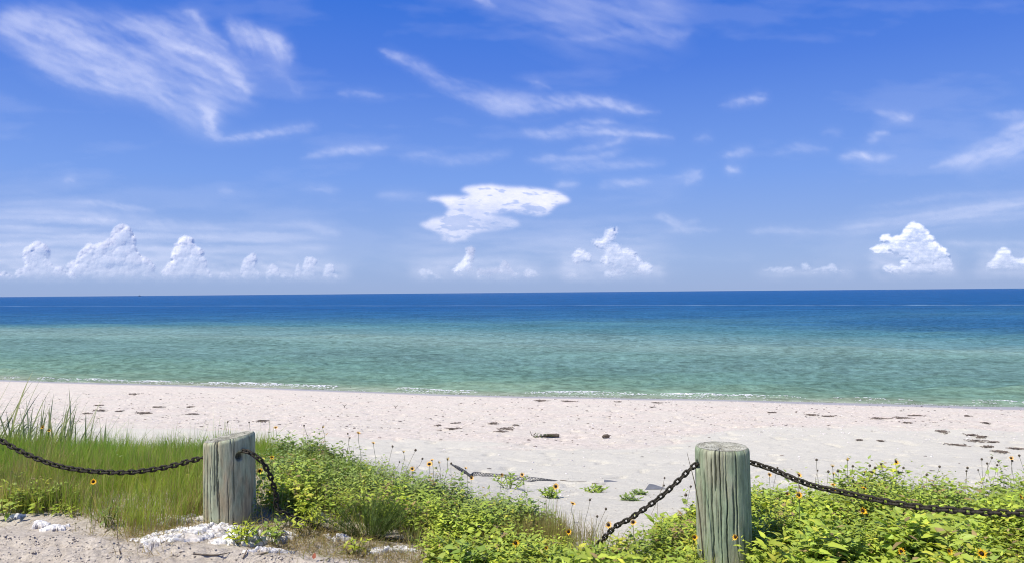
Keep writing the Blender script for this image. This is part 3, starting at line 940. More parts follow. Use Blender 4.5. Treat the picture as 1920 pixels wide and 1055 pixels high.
def terrain(X, Y, detail=True):
    X, Y = np.asarray(X, float), np.asarray(Y, float)
    k = sstep(Y, 6.5, 12)
    Yn = Y * (1 - k + k * 24.0 / shore_y(X))
    z = np.interp(Yn, _PY, _PZ)
    left = 1 - sstep(X, -1.9, 0.35)
    z = z + left * np.interp(Y, _LY, _LZ)
    if detail:
        beach = sstep(Y, 5.5, 8)
        wetk = 1 - sstep(Yn, 20.5, 22.5)
        z = z + 0.035 * fbm(X * 0.5, Y * 0.5, 3, 0.5, 1) * wetk
        z = z + (0.016 * fbm(X * 2.0, Y * 2.6, 4, 0.6, 2)) * beach * wetk
        # footprints and soft dimples
        f = fbm(X * 3.1, Y * 2.4, 2, 0.5, 9)
        z = z - 0.042 * sstep(f, 0.28, 0.5) * beach * wetk
        near = 1 - sstep(Y, 5.5, 7)
        z = z + near * (0.010 * fbm(X * 2.2, Y * 4.5, 4, 0.55, 4) + 0.004 * fbm(X * 19, Y * 19, 3, 0.6, 5))
        # wheel ruts with broken crusty edges along the sandy track
        lw = (1 - sstep(X, -0.9, -0.2))
        for y0, amp, sl in ((4.06, 0.040, -0.09), (3.93, 0.034, -0.11), (3.82, 0.022, -0.12)):
            yc = y0 + sl * (X + 2.2) + 0.025 * perlin(X * 2.3, X * 0 + 1, 7) + 0.012 * perlin(X * 9, X * 0 + 3, 8)
            d = Y - yc
            z = z + lw * amp * sstep(d, -0.012, 0.012) - lw * amp * sstep(d, 0.02, 0.22)
        cl = np.abs(perlin(X * 9 + Y * 2, Y * 34 + X * 5, 12))
        ck = lw * sstep(Y, 3.72, 3.85) * (1 - sstep(Y, 4.05, 4.2))
        z = z + ck * 0.012 * sstep(cl, 0.12, 0.28) * (perlin(X * 3, Y * 4, 13) > 0)
    return z


def tz(X, Y):
    return float(terrain(np.array([X]), np.array([Y]))[0])


def hit(u, v, y0=3.3, y1=60.0):
    """where a photograph pixel meets the ground"""
    d = ray(u, v)
    Ys = np.concatenate([np.arange(y0, 8, 0.01), np.arange(8, y1, 0.03)])
    t = Ys / d.y
    X = t * d.x
    Z = CAM_Z + t * d.z
    G = terrain(X, Ys)
    i = int(np.argmax(Z <= G))
    return Vector((X[i], Ys[i], G[i]))


def build_ground():
    # fan-shaped sheet: fine near the lens, coarse beyond; one piece from behind the camera to far under the sea
    ya = -np.geomspace(80, 1.0, 12)
    yb = np.linspace(-0.5, 3.1, 14)
    yc = np.arange(3.2, 6.0, 0.014)
    yd = 6.0 * np.exp(np.arange(0, 1.62, 0.0050))
    ye = np.geomspace(31, 300, 18)
    Y = np.concatenate([ya, yb, yc, yd, ye])
    s = np.linspace(-0.84, 0.84, 440)
    ext = np.array([0.95, 1.1, 1.4, 2, 3, 5, 9])
    s = np.concatenate([-ext[::-1], s, ext])
    W = np.maximum(Y, 3.2)
    X = s[None, :] * W[:, None]
    YY = np.broadcast_to(Y[:, None], X.shape)
    Z = terrain(X, YY)
    V = np.stack([X, YY, Z], -1).reshape(-1, 3)
    Xf, Yf = X.ravel(), YY.ravel()
    ysh = shore_y(Xf)
    d = ysh - Yf                       # metres from the water's edge
    Yn = Yf * 24.0 / ysh
    nz = fbm(Xf * 0.35, Yf * 0.7, 4, 0.6, 21)
    # the shelly band: wide to the left, narrowing to the right
    inner = np.interp(Xf / np.maximum(Yf, 1) , [-0.7, -0.4, 0.0, 0.17, 0.3, 0.7], [14.0, 13.6, 12.6, 12.6, 15.8, 17.0])
    shell = sstep(Yn + nz * 1.6, inner - 0.35, inner + 0.35)
    shell *= 0.62 + 0.38 * sstep(fbm(Xf * 0.6, Yf * 1.2, 3, 0.5, 30), -0.3, 0.3)
    wet = sstep(d + 0.25 * fbm(Xf * 0.3, Yf * 0.3, 2, 0.5, 31) - 0.5 * sstep(Xf, 2, 12), 0.9, 0.35)
    road = 1 - sstep(Yf + 0.3 * nz, 4.6, 6.4)
    road = np.maximum(road, 0) * (1 - .8 * sstep(Xf, -.9, .1))
    me = mesh_np('sand_beach', V, grid_faces(len(Y), len(s)), True, None, {'shell': shell, 'wet': wet, 'road': road})
    o = link('sand_beach', me, M_SAND)
    tag(o, kind='structure')


build_ground()


def build_sea():
    Y = np.concatenate([np.arange(14.5, 40, 0.125), 40 * np.exp(np.arange(0.0035, 6.6, 0.015)), [33000.0, 45000.0]])
    s = np.linspace(-0.84, 0.84, 340)
    ext = np.array([0.9, 1.0, 1.2, 1.6, 2.3, 4, 8])
    s = np.concatenate([-ext[::-1], s, ext])
    X = s[None, :] * Y[:, None]
    YY = np.broadcast_to(Y[:, None], X.shape)
    dY = np.gradient(Y)[:, None]
    sh = shore_y(X)
    dist = YY - sh
    Z = np.full(X.shape, SEA_Z)
    rng = np.random.default_rng(3)
    for i in range(34):
        lam = 0.55 * 1.12 ** i * rng.uniform(0.9, 1.1)
        if lam > 14:
            break
        a = R(rng.normal(12, 26))
        kx, ky = math.sin(a) / lam, math.cos(a) / lam
        keep = np.clip((lam / (dY * 2.6) - 1), 0, 1)
        mod = 0.6 + 0.8 * (perlin(X / (lam * 3.0), YY / (lam * 2.2), i) + 0.3)
        wv = np.sin(2 * np.pi * (kx * X + ky * YY) + rng.uniform(0, 6.28))
        wv = (1 - np.abs(wv)) * 1.6 - 0.8 if i % 2 else wv
        Z = Z + 0.0085 * lam ** 0.75 * wv * keep * mod * sstep(dist, 0.2, 5.0)
    # the little shore break: a low rolling ridge just off the edge
    br = fbm(X * 0.28, X * 0 + 1.0, 3, 0.6, 41)
    c0 = 0.95 + 0.35 * perlin(X * 0.25, X * 0 + 5, 42)
    Z = Z + 0.055 * sstep(br, -0.15, 0.3) * np.exp(-((dist - c0) / 0.22) ** 2)
    Z = Z + 0.05 * np.exp(-((dist - 3.2 - br) / 0.55) ** 2) * sstep(dist, 1, 2)
    V = np.stack([X, YY, Z], -1).reshape(-1, 3)
    tn = 24.0 * (YY / np.where(YY < 100, sh, 24.0 - 0.2 * np.clip(X, -80, 80)))
    kf = sstep(YY, 60, 100)
    t = (1 - kf) * 24.0 * YY / sh + kf * YY
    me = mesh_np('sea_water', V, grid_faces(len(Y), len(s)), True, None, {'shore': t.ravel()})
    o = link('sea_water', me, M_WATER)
    tag(o, kind='structure')


build_sea()

# icosphere template (tiny)
def ico():
    p = (1 + 5 ** 0.5) / 2
    v = np.array([(-1, p, 0), (1, p, 0), (-1, -p, 0), (1, -p, 0), (0, -1, p), (0, 1, p), (0, -1, -p), (0, 1, -p), (p, 0, -1), (p, 0, 1), (-p, 0, -1), (-p, 0, 1)], float)
    v /= np.linalg.norm(v[0])
    f = np.array([(0, 11, 5), (0, 5, 1), (0, 1, 7), (0, 7, 10), (0, 10, 11), (1, 5, 9), (5, 11, 4), (11, 10, 2), (10, 7, 6), (7, 1, 8), (3, 9, 4), (3, 4, 2), (3, 2, 6), (3, 6, 8), (3, 8, 9), (4, 9, 5), (2, 4, 11), (6, 2, 10), (8, 6, 7), (9, 8, 1)])
    return v, f


ICO_V, ICO_F = ico()


def scatter_blobs(name, P, S, mat, cols=None):
    """many small lumps as one mesh: P (n,3) centres, S (n,3) radii"""
    n = len(P)
    jit = 1 + 0.25 * RNG.standard_normal((n, 12, 1))
    V = P[:, None, :] + ICO_V[None] * jit * S[:, None, :]
    F = (ICO_F[None] + (np.arange(n) * 12)[:, None, None]).reshape(-1, 3)
    c = None if cols is None else np.repeat(cols, 12, 0)
    return link(name, mesh_np(name, V.reshape(-1, 3), F, True, c), mat)


def build_foam():
    n = 26000
    s = RNG.uniform(-0.72, 0.72, n)
    X0 = s * 25
    X0 = X0 - np.clip(X0, 0, None) * 0.1 + np.clip(X0, None, 0) * 0.15
    sh = shore_y(X0)
    act = sstep(fbm(X0 * 0.28, X0 * 0 + 1.0, 3, 0.6, 41), -0.2, 0.35)
    # strongest on the left and in the middle, fading out to the right
    act = act * np.interp(X0, [-20, -8, -3, 1, 5, 8.0, 10, 15], [1.5, 1.3, .9, .8, 1.2, .35, .1, .25])
    c0 = 0.95 + 0.35 * perlin(X0 * 0.25, X0 * 0 + 5, 42)
    kind = RNG.random(n)
    d = np.where(kind < 0.5, c0 - 0.05 + 0.17 * RNG.standard_normal(n) + .12 * perlin(X0 * 2.2, X0 * 0, 48), np.where(kind < 0.8, c0 - 0.25 - 0.3 * np.abs(RNG.standard_normal(n)), 0.12 + 0.05 * RNG.standard_normal(n) + 0.1 * perlin(X0 * 0.8, X0 * 0, 44)))
    lace = fbm(X0 * 3.2, d * 9.0, 3, 0.6, 46)
    pr = np.where(kind < 0.5, act * (.25 + .75 * sstep(fbm(X0 * 1.4, d * 3, 3, .6, 49), -.3, .2)), np.where(kind < 0.8, act * 0.6 * sstep(lace, -0.05, 0.25), 0.45 * sstep(fbm(X0 * 0.5, X0 * 0, 3, 0.5, 47), -0.2, 0.3) + .08))
    keep = (RNG.random(n) < pr * .7) & (d > 0.03)
    X0, sh, d, kind = X0[keep], sh[keep], d[keep], kind[keep]
    br = sstep(fbm(X0 * 0.28, X0 * 0 + 1.0, 3, 0.6, 41), -0.15, 0.3)
    c0 = 0.95 + 0.35 * perlin(X0 * 0.25, X0 * 0 + 5, 42)
    Z = SEA_Z + 0.055 * br * np.exp(-((d - c0) / 0.22) ** 2) + 0.004
    P = np.stack([X0, sh + d, Z], 1)
    k = RNG.uniform(0.4, 1.0, len(P)) * np.where(kind < 0.5, 1.0, 0.6)
    S = np.stack([0.045 * k, 0.02 * k, np.where(kind < 0.5, 0.010, 0.005) * k], 1)
    o = scatter_blobs('foam', P, S, M_FOAM)
    tag(o, 'white foam of the small shore break along the water edge', 'foam', kind='stuff')


build_foam()


def build_boat():
    t = empty('boat', (0, 0, 0))
    p = at(262, 553.6, 6000.0)
    t.location = (p.x, 6000.0, SEA_Z)
    tag(t, 'tiny dark boat far out on the horizon at the left', 'boat')
    m = plain('dark_boat_paint', (0.05, 0.06, 0.09), 0.6, 1.0, 0.1)
    hx = [(-11, 0), (-10, 3.0), (11, 3.4), (9, 0)]
    V = [(x, y, z) for y in (-2.5, 2.5) for x, z in hx]
    F = [(0, 1, 2, 3), (7, 6, 5, 4), (0, 4, 5, 1), (1, 5, 6, 2), (2, 6, 7, 3), (3, 7, 4, 0)]
    link('hull', mesh_np('hull', V, F, False), m, t)
    V = [(x, y, z) for y in (-1.8, 1.8) for x, z in ((-6, 3.1), (-6, 6.5), (1, 6.5), (2.5, 3.1))]
    link('cabin', mesh_np('cabin', V, F, False), m, t)


build_boat()


# ------------------------------------------------------------------ posts
def build_post(name, X, Y, rad, ztop, zbot, mat, tilt, lean, cracks, hole_ang, hole_z, label, seed):
    root = empty(name, (X, Y, zbot))
    tag(root, label, 'post')
    NA, NZ = 420, 90
    th = np.linspace(0, 2 * np.pi, NA, endpoint=False)
    H = ztop - zbot
    zz = np.linspace(0, 1, NZ)
    TH, ZN = np.meshgrid(th, zz)
    cx_, cy_ = np.cos(TH), np.sin(TH)
    # grain: ridges running down the log, a few long drying checks
    TW = TH + .05 * fbm(TH * 3, ZN * 4, 3, .6, seed + 21)
    g = fbm(TW * 9.0, ZN * 2.2, 4, 0.6, seed)
    g = g * 0.5 + 0.5 * fbm(TW * 24.0, ZN * 7, 3, 0.6, seed + 1)
    rr = rad * (1 + 0.0075 * g + 0.02 * (1 - ZN) + 0.012 * perlin(cx_ * 1.5 + 3, cy_ * 1.5 + ZN, seed))
    crack = np.zeros_like(TH)
    rng = np.random.default_rng(seed)
    for (a, z0, z1, wdt, dep) in cracks:
        ac = R(a) + 0.06 * perlin(ZN * 5, ZN * 0 + a, seed + 5) + 0.02 * perlin(ZN * 26, ZN * 0 + a, seed + 6)
        d = np.abs((TH - ac + np.pi) % (2 * np.pi) - np.pi)
        on = sstep(ZN, z0 - 0.04, z0 + 0.05) * (1 - sstep(ZN, z1 - 0.05, z1 + 0.05)) if z1 < 0.99 else sstep(ZN, z0 - 0.04, z0 + 0.05)
        w = wdt * (0.5 + 0.5 * on)
        prof = np.clip(1 - d / w, 0, 1) ** 0.7 * on
        rr = rr - dep * prof
        crack = np.maximum(crack, prof)
    # ragged softening at the cut
    rr = rr - 0.008 * sstep(ZN, 0.985, 1.0) - 0.004 * sstep(ZN, 0.97, 1.0) * (0.5 + perlin(TH * 14, TH * 0, seed + 9))
    zt = H + tilt[0] * rad * np.cos(th) + tilt[1] * rad * np.sin(th) + 0.004 * perlin(th * 6, th * 0, seed + 3)
    Zp = ZN * zt[None, :]
    Xp, Yp = rr * cx_ + lean[0] * ZN * H, rr * cy_ + lean[1] * ZN * H
    if hole_ang is not None:
        for ha in hole_ang:
            da = np.abs((TH - R(ha) + np.pi) % (2 * np.pi) - np.pi) * rad
            dz = Zp - (hole_z - zbot)
            hm = 1 - sstep(np.sqrt(da ** 2 + dz ** 2), 0.016, 0.026)
            Xp, Yp = Xp - 0.045 * hm * cx_, Yp - 0.045 * hm * cy_
            crack = np.maximum(crack, hm * 1.4)
    V = np.stack([Xp, Yp, Zp], -1).reshape(-1, 3)
    i = np.arange(NZ - 1)[:, None] * NA + np.arange(NA)[None, :]
    j = np.arange(NZ - 1)[:, None] * NA + (np.arange(NA)[None, :] + 1) % NA
    F = np.stack([i.ravel(), j.ravel(), (j + NA).ravel(), (i + NA).ravel()], 1)
    link('log', mesh_np('log', V, F, True, None, {'crack': np.clip(crack, 0, 1).ravel()}), mat, root)
    # sawn end: dished, with radial checks
    NR = 40
    rn = np.linspace(0.0, 1.0, NR)
    RN, T2 = np.meshgrid(rn, th, indexing='ij')
    edge = np.stack([Xp[-1], Yp[-1], Zp[-1]], -1)
    cen = edge.mean(0)
    P = cen + (edge[None] - cen) * RN[..., None]
    ck = np.zeros_like(RN)
    for (a, z0, z1, wdt, dep) in cracks:
        if z1 > 0.99:
            d = np.abs((T2 - R(a) - 0.25 * (1 - RN) * math.sin(a) + np.pi) % (2 * np.pi) - np.pi) * np.maximum(RN, 0.15)
            ck = np.maximum(ck, np.clip(1 - d / (wdt * 0.9), 0, 1) * sstep(RN, 0.25, 0.7))
    P[..., 2] += -0.010 * (1 - sstep(RN, 0.0, 0.5)) + 0.004 * fbm(P[..., 0] * 60, P[..., 1] * 60, 3, 0.6, seed + 2) * (1 - RN ** 6) - 0.012 * ck * (1 - RN ** 8)
    P[..., 2] += 0.001
    V = P.reshape(-1, 3)
    i = np.arange(NR - 1)[:, None] * NA + np.arange(NA)[None, :]
    j = np.arange(NR - 1)[:, None] * NA + (np.arange(NA)[None, :] + 1) % NA
    F = np.stack([i.ravel(), (i + NA).ravel(), (j + NA).ravel(), j.ravel()], 1)
    link('cut_end', mesh_np('cut_end', V, F, True, None, {'crack': np.clip(ck + 0.5 * (1 - sstep(RN, 0.05, 0.3)), 0, 1).ravel()}), M_TOP, root)
    return root


def rand_cracks(rng, n, extra):
    out = list(extra)
    for i in range(n):
        a = rng.uniform(0, 360)
        if rng.random() < 0.45:
            z1, z0 = 1.0, rng.uniform(0.5, 0.9)
        else:
            z0 = rng.uniform(0.0, 0.7)
            z1 = min(z0 + rng.uniform(0.1, 0.5), 0.97)
        out.append((a, z0, z1, rng.uniform(0.012, 0.03), rng.uniform(0.003, 0.010)))
    return out


pr = at(1357.5, 836, 4.2)
PR = (pr.x, 4.2)
rngc = np.random.default_rng(2)
build_post('wooden_post', PR[0], PR[1], 0.148, pr.z, -0.35, M_POST_R, (-0.005, 0.0), (-0.012, 0.0),
           rand_cracks(rngc, 26, [(232, .25, .95, .03, .016), (250, .1, 1.0, .022, .012), (262, .3, .85, .03, .014), (284, .45, 1.0, .035, .016), (300, .15, .6, .02, .010),
                                  (214, .5, .85, .04, .016), (240, .78, 1.0, .04, .018), (277, .55, .8, .05, .012), (320, .2, .9, .02, .009)]),
           (188, -6), 0.53, 'taller grey green weathered wooden post holding two chains, at the bottom right of centre', 40)
pl = at(431, 818, 4.5)
PL = (pl.x, 4.5)
build_post('wooden_post', PL[0], PL[1], 0.147, pl.z, -0.1, M_POST_L, (0.16, 0.0), (-0.005, 0.0),
           rand_cracks(rngc, 24, [(222, .0, .92, .045, .03), (236, .1, .9, .03, .012), (247, .0, .8, .02, .012), (214, .1, .6, .03, .014), (258, .6, 1.0, .03, .014), (268, .2, .7, .025, .012),
                                  (300, .5, .95, .02, .01)]),
           (-47, 170), 0.555, 'shorter grey brown wooden post with slanted sawn top beside the grass, long dark crack', 60)


# ------------------------------------------------------------------ chains
def link_mesh():
    n, seg, r = 14, 5, 0.0066
    L, W = 0.0235, 0.0125                          # half length and half width of the wire's centre line
    pts = []
    for i in range(n):
        a = 2 * math.pi * i / n
        x, y = math.cos(a), math.sin(a)
        pts.append((math.copysign(L - W, x) * (1 if abs(x) > 0.2 else abs(x) / 0.2) + W * x, W * y, 0))
    V, F = [], []
    for i in range(n):
        p0, p1 = np.array(pts[i - 1]), np.array(pts[(i + 1) % n])
        t = (p1 - p0) / np.linalg.norm(p1 - p0)
        nn = np.array([-t[1], t[0], 0])
        for j in range(seg):
            a = 2 * math.pi * j / seg
            V.append(np.array(pts[i]) + r * (math.cos(a) * nn + math.sin(a) * np.array([0, 0, 1])))
    for i in range(n):
        for j in range(seg):
            F.append((i * seg + j, i * seg + (j + 1) % seg, ((i + 1) % n) * seg + (j + 1) % seg, ((i + 1) % n) * seg + j))
    return mesh_np('link', V, F, True)


LINK = link_mesh()
LINK.materials.append(M_CHAIN)


def build_chain(pts, label, twist0=0.3, scale=1.0, spin=0.08):
    path = catmull(pts)
    seg = np.linalg.norm(np.diff(path, axis=0), axis=1)
    s = np.concatenate([[0], np.cumsum(seg)])
    pitch = 0.0350 * scale
    n = int(s[-1] / pitch)
    root = empty('chain', path[0])
    tag(root, label, 'chain')
    tw = twist0
    for i in range(n + 1):
        d = i * pitch
        p = np.array([np.interp(d, s, path[:, k_]) for k_ in range(3)])
        q = np.array([np.interp(min(d + 0.01, s[-1]), s, path[:, k_]) for k_ in range(3)])
        q0 = np.array([np.interp(max(d - 0.01, 0), s, path[:, k_]) for k_ in range(3)])
        t = Vector(q - q0).normalized()
        x = t
        up = Vector((0, 0, 1))
        y = up.cross(x).normalized()
        z = x.cross(y)
        M = Matrix((x, y, z)).transposed().to_4x4()
        tw += random.uniform(-spin, spin)
        ang = tw + (math.pi / 2 if i % 2 else 0)
        M = M @ Matrix.Rotation(ang, 4, 'X') @ Matrix.Rotation(random.uniform(-.1, .1), 4, 'Z')
        o = bpy.data.objects.new('link', LINK)
        COL.objects.link(o)
        o.parent = root
        M.translation = Vector(p - path[0])
        o.matrix_local = M @ Matrix.Scale(scale, 4)
    return root


# left span
a_ = [at(-330, 560, 4.9), at(-120, 735, 4.75), at(-3, 822, 4.65), at(60, 855, 4.6), at(130, 877, 4.55), at(225, 885, 4.5), at(300, 877, 4.48), at(350, 865, 4.47), at(384, 856, 4.47), at(410, 850, 4.5)]
a_[0] = Vector((-4.05, 5.0, 0.90))
a_[1] = at(-85, 772, 4.78)
build_chain([a_[0], a_[1]] + a_[2:], 'dark rusty chain sagging in front of the grass, left of the shorter post', 0.75, 0.96)
# middle span: out of the shorter post, down into the plants, along the ground and up to the taller post
h1 = at(462, 846, 4.385)
mid = [at(455, 844, 4.42), at(464, 846, 4.37), at(483, 857, 4.36), at(499, 876, 4.38), at(510, 900, 4.40), at(518, 930, 4.42), at(528, 958, 4.43)]
for u_ in (620, 720, 820, 920, 1020, 1090):
    yy = 4.45
    xx = (u_ - 960) / FPX * yy
    mid.append(Vector((xx, yy, tz(xx, yy) + 0.008)))
mid += [at(1152, 988, 4.3), at(1180, 972, 4.25), at(1215, 948, 4.2), at(1245, 925, 4.2), at(1275, 897, 4.2), at(1297, 876, 4.2), at(1312, 866, 4.2)]
build_chain(mid, 'dark rusty chain dropping into the plants between the two posts', 0.5, 0.90)
rt = [at(1395, 863, 4.32), at(1411, 867, 4.30), at(1450, 880, 4.2), at(1490, 897, 4.08), at(1530, 911, 3.98), at(1590, 924, 3.84), at(1660, 939, 3.72), at(1730, 950, 3.62),
      at(1810, 957, 3.52), at(1900, 961, 3.42), at(2000, 958, 3.32), at(2120, 945, 3.2), Vector((3.05, 3.02, 0.62)), Vector((3.35, 2.9, 0.72))]
build_post('wooden_post', 3.47, 2.86, 0.148, 0.92, -0.3, M_POST_R, (0.0, 0.0), (0.0, 0.0), rand_cracks(rngc, 20, []), (160,), 0.72, 'weathered wooden post beyond the right end of the chain', 70)
build_post('wooden_post', -4.18, 5.03, 0.148, 1.08, 0.0, M_POST_L, (0.0, 0.0), (0.0, 0.0), rand_cracks(rngc, 20, []), (-15,), 0.90, 'weathered wooden post beyond the left end of the chain', 80)
build_chain(rt, 'dark rusty chain sagging from the taller post to the right edge', 0.6, 1.0)


# ------------------------------------------------------------------ vegetation, vectorised
def build_leaves(name, P, A, N, L, W, C, mat=None, curl=0.25):
    """P base, A axis, N upward normal (n,3); L, W lengths; C colours"""
    n = len(P)
    A = A / (np.linalg.norm(A, axis=1)[:, None] + 1e-9)
    S = np.cross(A, N)
    S /= np.linalg.norm(S, axis=1)[:, None] + 1e-9
    N = np.cross(S, A)
    # (along, across, up) of the eight outline points
    cu = curl * (0.4 + RNG.random(n))
    pts = [(0, 0, 0), (.28, -.5, .10), (.30, 0, 0), (.28, .5, .10), (.66, -.33, .02), (.68, 0, -.06), (.66, .33, .02), (1.0, 0, -.22)]
    V = np.zeros((n, 8, 3))
    for i, (a, s, u) in enumerate(pts):
        V[:, i] = P + A * (a * L)[:, None] + S * (s * W)[:, None] + N * ((u * W * 0.9) - cu * L * a * a * 0.55)[:, None]
    F0 = np.array([(0, 2, 1), (0, 3, 2), (1, 2, 5), (1, 5, 4), (2, 3, 6), (2, 6, 5), (4, 5, 7), (5, 6, 7)])
    F = (F0[None] + (np.arange(n) * 8)[:, None, None]).reshape(-1, 3)
    cc = np.repeat(C[:, None, :], 8, 1)
    cc[:, [2, 5]] *= 1.15
    return link(name, mesh_np(name, V.reshape(-1, 3), F, True, cc.reshape(-1, 3)), mat or M_LEAF)


def build_blades(name, P, H, W, lean, bend, C, seg=3, mat=None, tipc=None):
    """grass blades: P base (n,3), H height, W width, lean azimuth vectors (n,2) with magnitude, bend amount"""
    n = len(P)
    az = RNG.uniform(0, 2 * np.pi, n)
    S = np.stack([np.cos(az), np.sin(az), np.zeros(n)], 1)
    V = np.zeros((n, seg * 2 + 1, 3))
    CC = np.zeros((n, seg * 2 + 1, 3))
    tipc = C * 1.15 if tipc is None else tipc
    for k_ in range(seg + 1):
        t = k_ / seg
        off = lean * (t + bend[:, None] * t * t) * H[:, None]
        drop = 1 - 0.35 * np.clip(np.linalg.norm(lean, axis=1) * (1 + bend), 0, 1.6) * t
        c = P + np.stack([off[:, 0], off[:, 1], t * H * drop], 1)
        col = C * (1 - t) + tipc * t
        if k_ < seg:
            w = (W * (1 - 0.75 * t ** 1.5))[:, None] * 0.5
            V[:, 2 * k_] = c - S * w
            V[:, 2 * k_ + 1] = c + S * w
            CC[:, 2 * k_] = CC[:, 2 * k_ + 1] = col
        else:
            V[:, 2 * seg] = c
            CC[:, 2 * seg] = col
    F0 = []
    for k_ in range(seg - 1):
        F0 += [(2 * k_, 2 * k_ + 1, 2 * k_ + 3), (2 * k_, 2 * k_ + 3, 2 * k_ + 2)]
    F0.append((2 * seg - 2, 2 * seg - 1, 2 * seg))
    F0 = np.array(F0)
    F = (F0[None] + (np.arange(n) * (2 * seg + 1))[:, None, None]).reshape(-1, 3)
    return link(name, mesh_np(name, V.reshape(-1, 3), F, True, CC.reshape(-1, 3)), mat or M_GRASS)


U_F = [-900, 0, 120, 165, 215, 300, 345, 400, 480, 560, 640, 720, 780, 830, 880, 2400]
Y_F = [4.55, 4.53, 4.50, 4.40, 4.17, 4.17, 4.36, 4.46, 4.36, 4.44, 4.36, 4.24, 4.2, 4.0, 3.6, 3.3]
U_B = [-400, 500, 560, 640, 700, 800, 900, 960, 1000, 1050, 1070, 1215, 1235, 1300, 1400, 1600, 1900, 2400]
Y_B = [6.3, 6.3, 6.1, 6.0, 5.85, 5.75, 5.65, 5.5, 5.35, 5.12, 4.82, 4.72, 5.1, 5.35, 5.6, 5.65, 5.8, 6.0]


def cand(n, y0=3.4, y1=6.4, s0=-1.0, s1=1.15):
    n = int(n * (s1 - s0) / 1.56)
    """random ground points in the field of plants: X, Y, u (bearing as a photograph column)"""
    Y = np.sqrt(RNG.uniform(y0 ** 2, y1 ** 2, n))
    s = RNG.uniform(s0, s1, n)
    X = s * Y
    u = 960 + s * FPX
    return X, Y, u


def front(u):
    return np.interp(u, U_F, Y_F)


def back(u):
    return np.interp(u, U_B, Y_B)


def near_post(X, Y, r=0.17):
    return (np.hypot(X - PR[0], Y - PR[1]) < r) | (np.hypot(X - PL[0], Y - PL[1]) < r)


def grass_field():
    # fine upright green grass, left mound and far right
    X, Y, u = cand(330000)
    f = (Y - front(u)) / (back(u) - front(u))
    n1 = fbm(X * 1.3, Y * 1.3, 3, 0.5, 61)
    left = (1 - sstep(u + 90 * n1, 400, 500)) * sstep(Y + 0.2 * n1, 4.12, 4.5)
    left = np.maximum(left, 1.0 * (np.hypot(X - PL[0], (Y - 4.28) * 1.6) < .26))
    left = np.maximum(left, sstep(Y + 0.15 * n1, 5.35, 5.6) * (1 - sstep(u + 60 * n1, 560, 650)))
    right = sstep(u + 120 * n1, 1690, 1800) * sstep(Y + 0.25 * n1, 4.55, 5.05)
    dens = np.maximum(left, right * 0.8)
    mix_ = 0.16 * (u > 440) * (.4 + 1.2 * sstep(n1, 0, .4))                                    # single blades all through the leafy plants
    tuft = ((np.abs(u - 1030) < 26) & (np.abs(Y - 4.85) < 0.12)) * 0.9 + ((np.abs(u - 1262) < 40) & (np.abs(Y - 4.75) < 0.2)) * 0.5
    p = np.clip(np.maximum(dens, np.maximum(mix_, tuft)), 0, 1)
    edge = np.clip((f + 0.02) * 14, 0, 1) * np.clip((1.0 + 0.03 * n1 - f) * 20, 0, 1)
    ok = (RNG.random(len(X)) < p * edge * 0.62 * (0.5 + 0.8 * sstep(n1, -0.4, 0.2))) & ~near_post(X, Y, .15)
    X, Y, u, n1, f = X[ok], Y[ok], u[ok], n1[ok], f[ok]
    n = len(X)
    Z = terrain(X, Y) - 0.01
    H = np.where(u < 620, RNG.uniform(0.12, 0.255, n), RNG.uniform(0.08, 0.21, n)) * (0.85 + 0.5 * np.clip(n1 + 0.2, 0, 1))
    H *= np.where(f > 0.9, RNG.uniform(0.6, 1.15, n), 1.0) * np.where(u > 1500, 1.0, 1.0) * np.where((u > 440) & (u < 1650), 0.8, 1)
    H *= np.where((np.hypot(X - PL[0], (Y - 4.28) * 1.6) < .28) & (Y < 4.45), .55, 1)
    H *= np.where(RNG.random(n) < 0.05, 1.45, 1.0) * (.78 + .5 * sstep(fbm(X * 5, Y * 5, 3, .6, 63), -.5, .5))
    W = RNG.uniform(0.0022, 0.0046, n)
    az = RNG.uniform(0, 2 * np.pi, n)
    mag = np.abs(RNG.normal(0.15, 0.20, n))
    lean = np.stack([np.cos(az) * mag + 0.06, np.sin(az) * mag], 1)
    bend = RNG.uniform(0, 1.2, n)
    g = RNG.random(n)[:, None]
    hue = fbm(X * 2.1, Y * 2.1, 3, 0.5, 66)[:, None]
    green = np.array([0.175, 0.32, 0.045]) * (1 - g) + np.array([0.29, 0.42, 0.065]) * g
    yel = np.array([0.47, 0.48, 0.09])
    tan_ = np.array([0.46, 0.37, 0.17])
    kf = np.clip(0.36 * (1 - sstep(Y, 4.4, 5.5))[:, None] + 0.75 * hue + 0.04 + .25 * (RNG.random((n, 1)) - .5), 0, 1)
    C = green * (1 - kf) + yel * kf
    dry = (RNG.random(n) < (0.16 + .30 * np.exp(-((Y - 4.85) / .3) ** 2) * sstep(n1, -.3, .3) + 0.5 * np.clip(-hue[:, 0] + 0.12, 0, 1) * 2 * (1 - sstep(Y, 4.9, 5.9))))[:, None]
    C = np.where(dry, tan_ * RNG.uniform(0.6, 1.1, (n, 1)), C)
    o = build_blades('grass', np.stack([X, Y, Z], 1), H, W, lean, bend, C)
    tag(o, 'fine green dune grass growing on the mound behind the chains', 'grass', kind='stuff')
    return n


